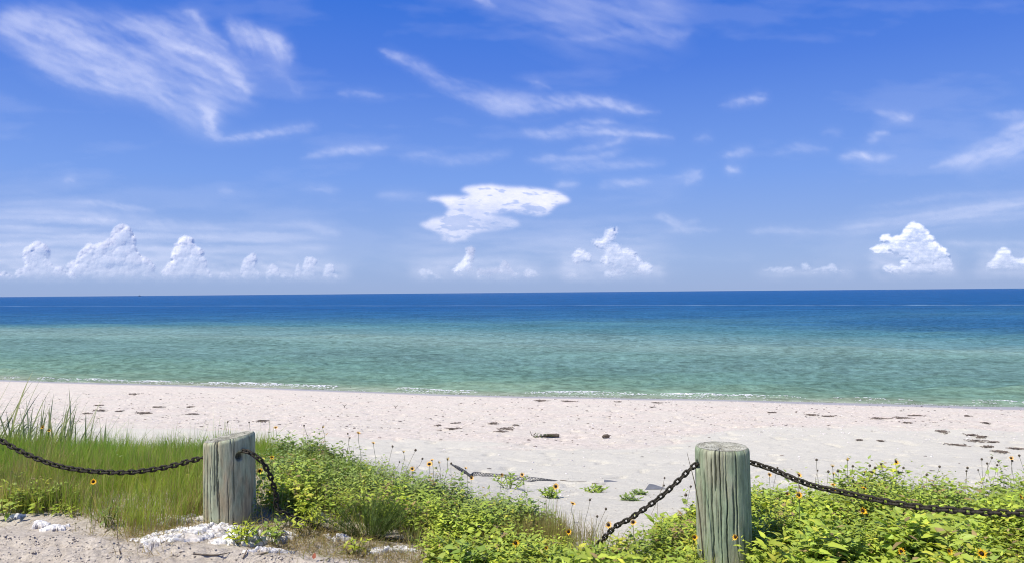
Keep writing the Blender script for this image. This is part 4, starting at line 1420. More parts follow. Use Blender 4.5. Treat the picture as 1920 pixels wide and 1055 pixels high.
def dry_field():
    X, Y, u = cand(210000, 3.7, 5.6)
    f = (Y - front(u))
    n1 = fbm(X * 2.2, Y * 2.2, 3, 0.55, 71)
    p = 0.75 * np.exp(-((f - 0.10) / 0.17) ** 2) * ((u < 520) & (u > 130)) * (0.3 + (np.abs(u - 320) < 80))
    p = np.maximum(p, 0.9 * ((u > 500) & (u < 880)) * np.exp(-((Y - 4.32) / 0.2) ** 2) * sstep(n1, -0.3, 0.2))
    p = np.maximum(p, 0.30 * (np.abs(u - 690) < 140) * np.exp(-((Y - 4.1) / 0.12) ** 2) * sstep(n1, -0.1, 0.3))
    p = np.maximum(p, 0.9 * np.exp(-((u - 1000) / 85) ** 2) * np.exp(-((Y - 4.66) / 0.2) ** 2))
    p = np.maximum(p, 0.35 * np.exp(-((u - 1200) / 60) ** 2) * np.exp(-((Y - 4.55) / 0.15) ** 2))
    p = np.maximum(p, 0.35 * sstep(u, 1820, 1890) * (Y < 5.0))
    p = np.maximum(p, 0.05 * (f > 0) * (u > 440))
    p = np.maximum(p, 0.16 * (f > 0) * (u < 440) * (Y < 5.4) * sstep(n1, 0.0, 0.4))
    ok = (RNG.random(len(X)) < p * 0.6) & ~near_post(X, Y, 0.155) & (Y < back(u) + 0.1)
    X, Y, u = X[ok], Y[ok], u[ok]
    n = len(X)
    Z = terrain(X, Y) - 0.005
    tall = (np.abs(u - 1020) < 110) & (Y > 4.5)
    H = np.where(tall, RNG.uniform(0.10, 0.24, n), RNG.uniform(0.03, 0.13, n))
    W = RNG.uniform(0.0016, 0.0036, n)
    az = RNG.uniform(0, 2 * np.pi, n)
    mag = np.where(tall, np.abs(RNG.normal(0.1, 0.12, n)), np.abs(RNG.normal(0.7, 0.6, n)))
    lean = np.stack([np.cos(az) * mag, np.sin(az) * mag], 1)
    bend = RNG.uniform(0.0, 1.6, n)
    g = RNG.random((n, 1))
    C = np.array([0.42, 0.32, 0.13]) * (1 - g) + np.array([0.25, 0.18, 0.085]) * g
    gr = RNG.random(n) < 0.3
    C[gr] = np.array([0.30, 0.30, 0.07]) * RNG.uniform(0.6, 1.1, (gr.sum(), 1))
    o = build_blades('dry_grass', np.stack([X, Y, Z], 1), H, W, lean, bend, C)
    tag(o, 'dry straw coloured grass lying along the sandy edge', 'dry grass', kind='stuff')
    return n


def shoots(X, Y, Hs, nl, leafL, C, hum=1.0, zlift=0.0):
    """leafy stems: returns leaf arrays and stem tubes data"""
    n = len(X)
    Z = terrain(X, Y)
    az0 = RNG.uniform(0, 2 * np.pi, n)
    mag = np.abs(RNG.normal(0.22, 0.2, n))
    lean = np.stack([np.cos(az0) * mag, np.sin(az0) * mag], 1)
    P, A, N, L, W, CC = [], [], [], [], [], []
    for k_ in range(nl):
        t = 0.22 + 0.78 * (k_ + RNG.random(n)) / nl
        az = k_ * 2.39996 + RNG.uniform(-0.5, 0.5, n) + az0
        base = np.stack([X + lean[:, 0] * t * Hs, Y + lean[:, 1] * t * Hs, Z + t * Hs + zlift], 1)
        up = RNG.normal(0.22, 0.28, n) + 0.7 * (t - 0.6)
        a = np.stack([np.cos(az), np.sin(az), up], 1)
        pet = 0.25 * leafL * (1.15 - 0.5 * t)
        base = base + a * pet[:, None]
        nn = np.stack([RNG.normal(0, 0.3, n) - 0.25 * np.cos(az) * up, RNG.normal(-0.1, 0.3, n), np.ones(n)], 1)
        sz = leafL * RNG.uniform(0.65, 1.2, n) * (1.1 - 0.45 * np.clip(t, 0, 1) ** 3)
        P.append(base); A.append(a); N.append(nn); L.append(sz)
        W.append(sz * RNG.uniform(0.34, 0.56, n))
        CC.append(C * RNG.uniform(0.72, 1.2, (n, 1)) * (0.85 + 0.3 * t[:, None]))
    return [np.concatenate(q) for q in (P, A, N, L, W, CC)], (X, Y, Z, lean, Hs)


def leafy_field():
    X, Y, u = cand(60000)
    n1 = fbm(X * 1.7, Y * 1.7, 3, 0.5, 81)
    n2 = fbm(X * 0.9, Y * 0.9, 2, 0.5, 85)
    fr, bk = front(u), back(u)
    f = Y - fr
    mid = sstep(u + 60 * n1, 470, 530) * (1 - sstep(u, 985, 1050)) * sstep(Y + 0.15 * n1 + 0.3 * np.exp(-((u - 690) / 110) ** 2) * -1, 4.32, 4.5)
    mid = np.maximum(mid, (u > 780) * (u < 1060) * 0.6 * (Y < 4.6))
    cen = (u > 930) * (u < 1320) * (1 - sstep(Y + 0.12 * n1, 4.40, 4.56)) * 0.95
    mid = mid * (1 - .8 * np.exp(-((u - 985) / 60) ** 2) * np.exp(-((Y - 4.7) / .22) ** 2))
    cen = np.maximum(cen, (u > 1225) * (u < 1320) * 0.85)
    right = (u > 1380) * 1.0 * (1 - 0.65 * sstep(u + 100 * n2, 1720, 1820) * sstep(Y, 4.5, 4.95)) * (1 - 0.6 * sstep(u, 1850, 1900) * (Y < 4.6))
    left = (u < 140) * (Y < 4.85) * 0.35 + (u < 480) * 0.03
    p = np.maximum.reduce([mid, cen, right, left])
    # openings where sand and litter show through
    hole = sstep(n1, 0.22, 0.42) * (Y < 4.4) * 0.75 + ((np.abs(u - 1560) < 50) & (Y < 3.95)) * 0.7
    p = p * (1 - np.clip(hole, 0, 1))
    p = p * (0.35 + 0.65 * np.clip((bk - Y) * 5, 0, 1)) * (Y < bk + 0.04 * n1) * (f > 0)
    # open ground close right of the tall post, in its shade
    ok = (RNG.random(len(X)) < p * 0.36 * (.55 + .75 * sstep(fbm(X * 4.2, Y * 4.2, 3, .6, 88), -.35, .3))) & ~near_post(X, Y, 0.16)
    # the camera side of the tall post stays open so that its log shows
    ok &= ~((np.abs(X / Y - PR[0] / PR[1]) < 0.036) & (Y < PR[1]) & (Y > 3.3))
    ok &= ~((np.abs(X / Y - PL[0] / PL[1]) < 0.034) & (Y < PL[1]))
    # white bags show through at the bottom edge
    ok &= ~(((np.abs(u - 1100) < 26) | (np.abs(u - 1200) < 30)) & (Y < 4.05))
    X, Y, u, n1, n2 = X[ok], Y[ok], u[ok], n1[ok], n2[ok]
    n = len(X)
    Hs = np.interp(u, [0, 480, 560, 700, 850, 1000, 1100, 1320, 1420, 1600, 1900], [.12, .16, .18, .19, .18, .15, .13, .18, .235, .26, .275])
    mound = fbm(X * 2.6, Y * 2.6, 3, .55, 89)
    Hs = Hs * (0.62 + 0.85 * sstep(mound, -.5, .6)) * (0.75 + 0.5 * np.clip(n1 + 0.3, 0, 1)) * RNG.uniform(0.5, 1.2, n)
    Hs *= np.where(back(u) - Y < 0.3, 0.8, 1.0)
    Hs *= np.where(Y < 3.9, 0.75, 1.0)
    leafL = np.interp(u, [0, 480, 700, 1000, 1300, 1420, 1900], [.035, .036, .033, .036, .042, .046, .05]) * RNG.uniform(0.75, 1.3, n)
    leafL *= np.where(Y < 4.3, 1.2, 0.95) * (.7 + .65 * sstep(fbm(X * 2.2 + 4, Y * 2.2, 2, .5, 86), -.45, .45)) * np.where(RNG.random(n) < .18, 1.4, 1.0)
    g = RNG.random((n, 1))
    fresh = np.array([0.44, 0.50, 0.06]) * (1 - g) + np.array([0.29, 0.40, 0.055]) * g
    cool = np.array([0.165, 0.25, 0.075]) * (1 - g) + np.array([0.27, 0.345, 0.12]) * g
    kc = np.clip(sstep(Y, 4.6, 5.4) * 0.8 + 0.5 * n2 + 0.05, 0, 1)[:, None] * np.where(u < 1100, 1.0, 0.65)[:, None]
    C = fresh * (1 - kc) + cool * kc
    yel = (RNG.random(n) < 0.05 + 0.10 * (Y < 4.4))[:, None]
    C = np.where(yel, np.array([0.50, 0.50, 0.07]), C)
    C = C * (.80 + .34 * sstep(fbm(X * 3.1 + 9, Y * 3.1, 3, .6, 87), -.5, .5))[:, None]
    brown = (RNG.random(n) < 0.06)[:, None]
    C = np.where(brown, np.array([0.30, 0.22, 0.10]), C)
    nl = 11
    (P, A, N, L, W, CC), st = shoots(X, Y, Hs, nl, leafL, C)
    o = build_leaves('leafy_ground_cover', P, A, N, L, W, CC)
    tag(o, 'bushy yellow green broad leaved ground cover between and behind the posts', 'ground cover', kind='stuff')
    X, Y, Z, lean, Hs = st
    C = np.tile(np.array([[0.15, 0.15, 0.06]]), (len(X), 1)) * RNG.uniform(0.6, 1.3, (len(X), 1))
    o = build_blades('ground_cover_stems', np.stack([X, Y, Z - 0.01], 1), Hs * 1.02, np.full(len(X), 0.004), lean, np.zeros(len(X)), C, seg=2)
    tag(o, 'thin stems carrying the leafy ground cover', 'stems', kind='stuff')
    return n, len(P)


n_g = grass_field()
n_d = dry_field()
n_l = leafy_field()


# ------------------------------------------------------------------ separate plants
def single_leaf(name, w, curl, fold, col, lobes=0.0):
    pts = [(0, 0, 0), (.28, -.5, .10), (.30, 0, 0), (.28, .5, .10), (.66, -.36, .04), (.68, 0, -.06), (.66, .36, .04), (1.0, 0, -.16)]
    V = np.array([(a, s * w, u * fold - curl * a * a) for a, s, u in pts])
    F = np.array([(0, 2, 1), (0, 3, 2), (1, 2, 5), (1, 5, 4), (2, 3, 6), (2, 6, 5), (4, 5, 7), (5, 6, 7)])
    me = mesh_np(name, V, F, True, np.tile(np.array(col), (8, 1)))
    me.materials.append(M_LEAF)
    return me


def leafy_plant(name, loc, H, nst, per, leafL, w, cols, label, cat='plant', spread=0.25, group=None):
    root = empty(name, loc)
    tag(root, label, cat, group)
    tubes = []
    meshes = [single_leaf('leaf', w, c_, 0.25, col) for col in cols for c_ in (0.12, 0.3)]
    for s_ in range(nst):
        az = s_ * 2.4 + random.uniform(-.4, .4)
        r = spread * math.sqrt((s_ + 0.5) / nst)
        hh = H * random.uniform(0.7, 1.1) * (1.1 - 0.45 * (s_ / max(1, nst)))
        b0 = np.array([0.25 * r * math.cos(az), 0.25 * r * math.sin(az), -0.01])
        b2 = np.array([r * math.cos(az), r * math.sin(az), hh])
        b1 = (b0 + b2) / 2 + np.array([0, 0, 0.12 * H])
        path = [b0, (b0 + b1) / 2, b1, (b1 + b2) / 2 + np.array([0, 0, .03 * H]), b2]
        tubes.append(tube_np(path, [.0028, .0026, .0023, .002, .0012], 5))
        pa = np.array(path)
        for k_ in range(per):
            t = (0.3 + 0.7 * (k_ + random.random() * .6) / per) * 4
            i = min(int(t), 3)
            p = pa[i] + (pa[i + 1] - pa[i]) * (t - i)
            a = k_ * 2.4 + s_ + random.uniform(-.4, .4)
            o = bpy.data.objects.new('leaf', random.choice(meshes))
            COL.objects.link(o)
            o.parent = root
            sz = leafL * random.uniform(.7, 1.2) * (1.15 - 0.4 * k_ / per)
            o.location = p
            o.scale = (sz, sz, sz)
            o.rotation_euler = Euler((random.uniform(-.5, .5), -random.uniform(-.15, .7) - .25 * k_ / per, a))
    V, F = join(tubes)
    link('stem', mesh_np('stem', V, F, True), M_STEM, root)
    return root


def gpos(u, Y):
    x = (u - 960) / FPX * Y
    return Vector((x, Y, tz(x, Y)))


YG = [(0.48, 0.52, 0.05), (0.38, 0.46, 0.05)]
FG = [(0.33, 0.43, 0.07), (0.24, 0.35, 0.06), (0.40, 0.48, 0.09)]
CG = [(0.22, 0.31, 0.08), (0.27, 0.36, 0.10)]
leafy_plant('leafy_plant', gpos(452, 4.22), 0.10, 11, 8, 0.045, 0.36, YG, 'bright yellow green plant at the foot of the shorter post above the white bag', spread=0.12)
leafy_plant('broad_leaved_plant', gpos(850, 4.05), 0.17, 10, 8, 0.075, 0.5, FG, 'bushy broad leaved plant at the bottom centre beside white bag scraps', spread=0.20)
leafy_plant('broad_leaved_plant', gpos(905, 4.1), 0.15, 8, 8, 0.07, 0.45, FG, 'broad leaved plant just right of the bushiest one at the bottom centre', spread=0.17)
leafy_plant('leafy_plant', gpos(940, 3.92), 0.10, 9, 8, 0.058, 0.42, YG, 'yellow green plant at the bottom edge below the lowest orange bloom', spread=0.16)
leafy_plant('leafy_plant', gpos(505, 4.22), 0.13, 7, 7, 0.052, 0.45, FG, 'small green plant under the chain end, right of the shorter post', spread=0.13)
leafy_plant('leafy_plant', gpos(573, 4.42), 0.12, 9, 8, 0.042, 0.4, YG, 'low yellow green plant behind the smooth white bag', spread=0.16)
leafy_plant('leafy_plant', gpos(15, 4.5), 0.14, 8, 7, 0.06, 0.4, FG, 'leafy plant at the left edge where sand meets grass', spread=0.2)
leafy_plant('leafy_plant', gpos(75, 4.62), 0.16, 8, 7, 0.045, 0.4, FG, 'leafy plant second from the left edge, in the yellowish grass', spread=0.16)
leafy_plant('leafy_plant', gpos(200, 4.33), 0.13, 4, 6, 0.05, 0.3, CG, 'small dark green weed in the grass below the left chain', spread=0.07)
leafy_plant('leafy_plant', gpos(1125, 4.18), 0.13, 9, 8, 0.05, 0.5, FG, 'leafy plant hiding the lower end of the dipping chain', spread=0.13)
leafy_plant('leafy_plant', gpos(665, 4.2), 0.09, 5, 7, 0.05, 0.35, YG, 'small yellow green sprout in front of the feathery bush', spread=0.09)
leafy_plant('leafy_plant', gpos(1432, 3.85), 0.16, 6, 6, 0.06, 0.55, FG, 'plant with round leaves reaching in front of the foot of the taller post', spread=0.17)
leafy_plant('broad_leaved_plant', gpos(1510, 4.35), 0.26, 10, 9, 0.065, 0.5, FG, 'broad leaved bush under the yellow blooms, right of the taller post', spread=0.22)
leafy_plant('broad_leaved_plant', gpos(1625, 4.25), 0.25, 10, 8, 0.07, 0.55, FG, 'broad leaved bush under the middle of the right chain', spread=0.22)
leafy_plant('leafy_plant', gpos(1490, 3.75), 0.13, 9, 7, 0.06, 0.48, YG, 'pale green bush at the bottom edge, right of the taller post', spread=0.2)
leafy_plant('broad_leaved_plant', gpos(1730, 3.95), 0.2, 9, 8, 0.065, 0.55, FG, 'broad leaved bush between two blooms at the bottom right', spread=0.22)
leafy_plant('leafy_plant', gpos(1830, 4.0), 0.16, 8, 8, 0.055, 0.5, FG, 'leafy bush behind the rightmost bottom bloom', spread=0.2)
# creeping patches out on the pale sand
for (u_, v_, H_, sp_, lb) in ((1117, 922, .05, .13, 'low creeping green patch on pale sand above the dipping chain'),
                              (1182, 937, .04, .10, 'smaller creeping green patch, nearest the dipping chain'),
                              (1200, 926, .03, .08, 'creeping green sprig beside the grey fabric corner'),
                              (955, 915, .12, .24, 'rounded green patch on sand below the black netting'),
                              (1030, 932, .08, .13, 'green patch of leaves under the orange bloom at the sand edge')):
    p = hit(u_, v_, 5.0)
    leafy_plant('creeping_plant', p, H_, 12 if sp_ > .1 else 7, 9, 0.045, 0.5, FG if sp_ > .1 else CG, lb, spread=sp_)


def feather_bush():
    p = gpos(690, 4.45)
    root = empty('feathery_bush', p)
    tag(root, 'fine feathery dark green bush in front of the leafy plants', 'bush')
    n = 5200
    k_ = RNG.integers(0, 46, n)
    ang = RNG.uniform(0, 2 * np.pi, 46)
    rr = 0.26 * np.sqrt(RNG.random(46))
    hh = RNG.uniform(0.16, 0.29, 46) * (1 - rr * 1.2)
    t = RNG.uniform(0.1, 1, n) ** 0.8
    B = np.stack([rr[k_] * np.cos(ang[k_]) * (0.25 + 0.9 * t), rr[k_] * np.sin(ang[k_]) * 0.6 * (0.25 + 0.9 * t), hh[k_] * t], 1)
    az = RNG.uniform(0, 2 * np.pi, n)
    lean = np.stack([np.cos(az), np.sin(az)], 1) * RNG.uniform(0.3, 1.1, (n, 1))
    C = np.array([0.085, 0.14, 0.03]) * RNG.uniform(0.7, 1.5, (n, 1)) + np.array([0.05, 0.04, 0]) * (1 - t[:, None])
    o = build_blades('foliage', B, RNG.uniform(0.02, 0.05, n), np.full(n, 0.0018), lean, np.zeros(n), C, seg=2)
    o.parent = root
    tubes = []
    for i in range(46):
        x, y = rr[i] * math.cos(ang[i]), rr[i] * math.sin(ang[i]) * 0.6
        tubes.append(tube_np([(x * .25, y * .25, -.01), (x * .7, y * .7, hh[i] * .5), (x * 1.15, y * 1.15, hh[i])], [.002, .0016, .001], 4))
    V, F = join(tubes)
    link('stem', mesh_np('stem', V, F, True), M_STEM, root)


feather_bush()


def reed_blade(h, w, lean, bend, col):
    """one long arching blade, folded along its rib"""
    n = 9
    t = np.linspace(0, 1, n)
    x = lean * h * t + bend * h * t ** 3 * 0.8
    z = h * (t - (abs(bend) * 0.55) * t ** 3.2)
    ww = w * np.sin(np.pi * np.clip(t * 0.86 + 0.12, 0, 1)) ** 0.7 * (1 - t ** 5)
    L = np.stack([x, -ww / 2, z], 1)
    Mi = np.stack([x + ww * .18, 0 * t, z - ww * .1], 1)
    Rr = np.stack([x, ww / 2, z], 1)
    V = np.stack([L, Mi, Rr], 1).reshape(-1, 3)
    F = []
    for i in range(n - 1):
        a = 3 * i
        F += [(a, a + 1, a + 4, a + 3), (a + 1, a + 2, a + 5, a + 4)]
    me = mesh_np('blade', V, F, True, np.tile(np.array(col), (len(V), 1)))
    me.materials.append(M_GRASS)
    return me


def reeds():
    cols = [(0.17, 0.21, 0.155), (0.25, 0.29, 0.22), (0.34, 0.37, 0.29), (0.44, 0.44, 0.33)]
    straight = [reed_blade(1, .018, .12, .05, c) for c in cols] + [reed_blade(1, .015, .28, .12, c) for c in cols]
    arch = [reed_blade(1, .024, .16, .55, c) for c in cols] + [reed_blade(1, .022, .25, .75, c) for c in cols]
    data = [(-25, 6.35, .62, 12, 'tall grey green reed clump cut by the left edge'), (18, 6.4, .60, 13, 'grey green reed clump with the tallest blades beside the left edge'),
            (52, 6.5, .50, 14, 'reed clump third from the left edge, with one upright spike'), (88, 6.45, .50, 13, 'reed clump with bent over leaves, fourth from the left edge'),
            (118, 6.5, .46, 12, 'reed clump between the bent leaves and the leaning tips'), (140, 6.55, .34, 9, 'low reed clump just before the pair of leaning shoots'),
            (166, 6.5, .36, 9, 'reed clump whose blades lean far to the right over the sand'), (196, 6.45, .30, 8, 'small reed tuft at the right end of the reed bed'), (-60, 6.3, .62, 12, 'reed clump mostly outside the left edge of the picture'),
            (35, 6.2, .42, 12, 'short bushy reed clump in front of the tall ones at the left edge'), (100, 6.25, .36, 11, 'short bushy reed clump in front, right beside the yellow blooms')]
    for u_, Y, h, n, lb in data:
        p = gpos(u_, Y)
        root = empty('reed_clump', p - Vector((0, 0, .01)))
        tag(root, lb, 'reeds', 'reed clumps at the left edge of the beach')
        for i in range(int(n * 1.9)):
            st = random.random() < .5
            o = bpy.data.objects.new('blade', random.choice(straight if st else arch))
            COL.objects.link(o)
            o.parent = root
            hh = 1.32 * h * random.uniform(.5, 1.1) * (1 if st else .75)
            o.scale = (hh, max(.7, hh * 1.5), hh)
            # most blades lean with the sea wind, to the right
            o.rotation_euler = Euler((0, random.uniform(-.15, .42), random.gauss(0.1, .7) if random.random() < .75 else random.uniform(0, 6.28)))
            o.location = (random.uniform(-.07, .07), random.uniform(-.1, .1), 0)
    for u_, Y, h, ln, lb in ((150, 6.2, .40, .75, 'single long reed blade leaning right over the grass tips'), (172, 6.2, .36, .6, 'shorter reed blade leaning right beside a longer one'),
                             (253, 6.2, .34, .45, 'thin reed blade rising from the grass, left of the seaweed'), (305, 6.2, .38, .3, 'lone upright reed blade nearest the shorter post')):
        p = gpos(u_, Y)
        root = empty('reed_shoot', p)
        tag(root, lb, 'reed')
        for j in range(3):
            o = bpy.data.objects.new('blade', random.choice(straight if j else straight[4:]))
            COL.objects.link(o)
            o.parent = root
            hh = h * (1 - .25 * j)
            o.scale = (hh, .8, hh)
            o.rotation_euler = Euler((0, ln * (.7 + .3 * j), random.uniform(-.15, .15)))


reeds()


# ------------------------------------------------------------------ blooms and seed heads
def petal_ring(npet, r0, r1, cup, ragged=0.0, seed=0):
    rng = np.random.default_rng(seed)
    V, F = [], []
    for i in range(npet):
        a = 2 * math.pi * i / npet
        k_ = r1 * rng.uniform(1 - .15 - ragged, 1.05)
        w = 2 * math.pi / npet * 0.5
        for rr, aw, z in ((r0, -w, 0), (r0, w, 0), (k_ * .62, -w * .78, cup * .3), (k_ * .62, w * .78, cup * .3), (k_ * .62, 0, cup * .3 - .0015), (k_, 0, cup * rng.uniform(.4, 1.3))):
            V.append((rr * math.cos(a + aw), rr * math.sin(a + aw), z))
        b = i * 6
        F += [(b, b + 4, b + 2), (b, b + 1, b + 4), (b + 1, b + 3, b + 4), (b + 2, b + 4, b + 5), (b + 4, b + 3, b + 5)]
    V, F = np.array(V), np.array(F)
    # inner ring shared so that the ring is one piece
    c = len(V)
    V = np.vstack([V, [(0, 0, 0)]])
    extra = []
    for i in range(npet):
        extra += [(c, i * 6, i * 6 + 1), (c, i * 6 + 1, ((i + 1) % npet) * 6)]
    return V, np.vstack([F, extra])


PETALS = []
for k_, (a, b_, c_) in enumerate(((13, .0235, .004), (12, .0225, .006), (11, .0205, .009))):
    V, F = petal_ring(a, .0055, b_, c_, .05 * k_, k_)
    me = mesh_np('petals', V, F, True)
    me.materials.append(M_PETAL)
    PETALS.append(me)
V, F = petal_ring(8, .004, .017, .014, .3, 9)
PETAL_BUD = mesh_np('petals', V, F, True)
PETAL_BUD.materials.append(M_PALE)


def dome(r, h, name, mat, rough=0.0):
    rings, seg = 4, 10
    V, F = [(0, 0, h)], []
    rng = np.random.default_rng(1)
    for i in range(1, rings + 1):
        a = math.pi * 0.78 * i / rings
        for j in range(seg):
            q = 2 * math.pi * j / seg
            k2 = 1 + rough * rng.uniform(-1, 1)
            V.append((r * k2 * math.sin(a) * math.cos(q), r * k2 * math.sin(a) * math.sin(q), h * math.cos(a) * k2))
    for j in range(seg):
        F.append((0, 1 + j, 1 + (j + 1) % seg, 1 + (j + 1) % seg))
    me = bpy.data.meshes.new(name)
    faces = [(0, 1 + j, 1 + (j + 1) % seg) for j in range(seg)]
    for i in range(rings - 1):
        for j in range(seg):
            a, b = 1 + i * seg + j, 1 + i * seg + (j + 1) % seg
            faces.append((a, a + seg, b + seg, b))
    me.from_pydata([tuple(v) for v in V], [], faces)
    for p in me.polygons:
        p.use_smooth = True
    me.materials.append(mat)
    return me


DISC = dome(.0062, .0045, 'disc', M_DISC, .1)
SEEDH = dome(.0085, .009, 'head', M_SEED, .22)
SEPAL_V, SEPAL_F = petal_ring(7, .004, .010, -.006, .2, 4)
SEPAL = mesh_np('sepals', SEPAL_V, SEPAL_F, True)
SEPAL.materials.append(M_DRYSTEM)


def stem_to(root, head, foot, mat, r=.0013):
    h, f = np.array(head), np.array(foot)
    m1 = f * .65 + h * .35 + np.array([random.uniform(-.02, .02), random.uniform(-.02, .02), .02])
    m2 = f * .25 + h * .75 + np.array([random.uniform(-.008, .008), 0, .008])
    V, F = tube_np(catmull([f, m1, m2, h], 4), r, 5)
    link('stem', mesh_np('stem', V, F, True), mat, root)


def bloom(u, v, Y, label, face=(0, -1, .5), kind='open', size=1.0, foot=None):
    head = at(u, v, Y)
    g = foot if foot else gpos(u + random.uniform(-8, 8), Y + random.uniform(0, .06))
    root = empty('sunflower_bloom' if kind != 'seed' else 'seed_head', g)
    tag(root, label, 'flower' if kind != 'seed' else 'seed head', 'yellow blooms on the dune' if kind != 'seed' else 'dried seed heads along the dune edge')
    hl = head - g
    q = Vector(face).to_track_quat('Z', 'Y')
    n = Vector(face).normalized()
    if kind == 'seed':
        o = link('head', SEEDH, None, root)
        s = link('sepals', SEPAL, None, root)
        s.location, s.rotation_euler, s.scale = hl - n * .003, q.to_euler(), (size,) * 3
        o.location, o.rotation_euler, o.scale = hl, q.to_euler(), (size,) * 3
    else:
        pm = PETAL_BUD if kind == 'bud' else random.choice(PETALS)
        o = link('petals', pm, None, root)
        o.location, o.scale = hl, (size,) * 3
        o.rotation_euler = (q @ Euler((0, 0, random.uniform(0, 6))).to_quaternion()).to_euler()
        d = link('disc', DISC, None, root)
        d.location, d.rotation_euler, d.scale = hl + n * .001, q.to_euler(), (size,) * 3
    stem_to(root, hl - n * .003, (0, 0, -.01), M_DRYSTEM if kind == 'seed' else M_STEM, .0014 if kind != 'seed' else .0012)
    return root


UPF = (0.1, -.55, .85)
bl = [
    (175, 902, 4.35, 'orange yellow bloom in the grass below the left chain', (0.2, -1, .5), 'open', .9),
    (80, 800, 5.9, 'small orange bloom half hidden at the foot of the reeds', (0, -1, .6), 'open', .9),
    (92, 806, 5.9, 'second small orange bloom beside its twin under the reeds', (0.3, -1, .6), 'open', .8),
    (487, 882, 4.42, 'orange bloom between the shorter post and the hanging chain end', (0.1, -1, .7), 'open', 1.0),
    (510, 857, 4.75, 'yellow bloom right of the top of the hanging chain', (0.1, -1, .8), 'open', .8),
    (517, 801, 5.9, 'orange bloom standing above the grass right behind the shorter post', (0.2, -.5, 1), 'open', .9),
    (605, 800, 5.9, 'closing orange bloom on the crest above the leafy plants', (0.6, -.4, .6), 'bud', .9),
    (672, 811, 5.8, 'orange bloom seen from the side where the leaves meet sand', (0.3, -.25, 1), 'open', 1.05),
    (700, 830, 5.75, 'orange bloom with drooping petals alone against pale sand', (0.2, -.3, 1), 'open', .9),
    (757, 847, 5.65, 'faded yellow bloom on an upright stalk against pale sand', (0.1, -.2, 1), 'bud', .9),
    (773, 878, 5.4, 'orange bloom low in the leaves before the netting', (0.1, -1, .5), 'open', .9),
    (805, 869, 5.6, 'large yellow bloom in the middle of the cluster left of the netting', (0.0, -.7, .9), 'open', 1.25),
    (810, 862, 5.62, 'small orange bloom at the top of the cluster left of the netting', (-.2, -.4, .9), 'open', .8),
    (823, 867, 5.6, 'small yellow bloom at the right of the cluster left of the netting', (0.3, -.3, .9), 'bud', .85),
    (839, 861, 5.65, 'pale yellow bloom tilted right, by the end of the netting', (0.6, -.3, .8), 'bud', 1.2),
    (873, 877, 5.55, 'small orange bloom just above the bend of the netting', (0.2, -.3, 1), 'open', .8),
    (884, 895, 5.4, 'orange bloom with dark centre just below the bend of the netting', (0.2, -1, .5), 'open', 1.0),
    (941, 889, 5.6, 'small yellow bloom in front of the middle of the netting', (0.4, -1, .4), 'open', .75),
    (979, 889, 5.6, 'orange bloom with dark centre in front of the right half of the netting', (-.1, -1, .4), 'open', .85),
    (1042, 911, 5.2, 'orange bloom with loose petals alone on pale sand right of the netting', (0.1, -1, .5), 'open', 1.15),
    (1074, 943, 4.9, 'orange bloom facing up at the sand edge left of the dipping chain', (0.4, -.3, 1), 'open', 1.0),
    (1066, 996, 4.15, 'yellow bloom in the leaves left of the pair under the chain', (0.05, -1, .45), 'open', 1.05),
    (1141, 983, 4.15, 'left one of the two blooms directly below the dipping chain', (0.0, -1, .4), 'open', 1.05),
    (1187, 978, 4.12, 'right one of the two blooms directly below the dipping chain', (0.05, -1, .45), 'open', 1.1),
    (967, 1017, 4.05, 'orange bloom at the bottom, above the yellow green plant', (0.3, -1, .3), 'open', 1.05),
    (1024, 1026, 4.0, 'small orange bloom half buried in leaves at the bottom', (0.5, -1, .3), 'open', .6),
    (1302, 1006, 4.02, 'orange bloom touching the left side of the taller post', (0.05, -1, .35), 'open', 1.05),
    (1379, 1006, 3.92, 'bloom seen from the side in front of the taller post', (-.85, -.6, .25), 'open', 1.05),
    (1443, 889, 4.9, 'small orange bloom just right of the top of the taller post', (0.1, -1, .6), 'open', .8),
    (1498, 890, 4.02, 'orange bloom resting on top of the right chain', (0.4, -.6, .8), 'open', 1.0),
    (1498, 927, 4.3, 'yellow bloom with green centre under the right chain near the post', (0.1, -1, .5), 'open', 1.05),
    (1476, 925, 4.4, 'pale yellow bloom left of the one under the right chain', (-.3, -1, .4), 'bud', 1.0),
    (1561, 874, 5.3, 'yellow bloom bending left among the seed heads', (-.3, -.4, 1), 'bud', 1.0),
    (1563, 888, 5.2, 'pale yellow bloom under the one bending left', (0, -.4, 1), 'bud', .9),
    (1562, 908, 4.8, 'orange bloom showing just above the right chain', (0, -.2, 1), 'open', .9),
    (1562, 917, 4.5, 'yellow bloom showing through the links of the right chain', (0, -.6, 1), 'open', .8),
    (1589, 862, 5.4, 'brownish yellow bloom on a tall bent stalk among seed heads', (-.2, -.3, 1), 'bud', 1.05),
    (1620, 915, 4.7, 'flat orange bloom behind the right chain', (0, -.2, 1), 'open', 1.0),
    (1618, 957, 3.95, 'yellow bloom with narrow petals below the middle of the right chain', (0.05, -1, .6), 'open', 1.15),
    (1680, 865, 5.4, 'large yellow bloom standing highest against the sand at the right', (0.5, -1, .5), 'open', 1.3),
    (1621, 885, 5.3, 'small pointed yellow bud on the right crest', (0, -.2, 1), 'bud', .8),
    (1896, 858, 5.6, 'yellow bloom nearest the right edge, above the grass', (-.3, -.8, .7), 'open', 1.0),
    (1914, 930, 4.4, 'yellow bloom cut close to the right edge above the chain', (0.5, -.8, .5), 'open', .8),
    (1690, 1033, 3.75, 'left one of the three blooms in the bottom right corner', (0.05, -1, .5), 'open', .95),
    (1780, 1033, 3.75, 'middle one of the three blooms in the bottom right corner', (0.35, -1, .4), 'open', 1.0),
    (1841, 1037, 3.72, 'rightmost and largest of the three blooms in the bottom right corner', (-.1, -1, .5), 'open', 1.2),
]
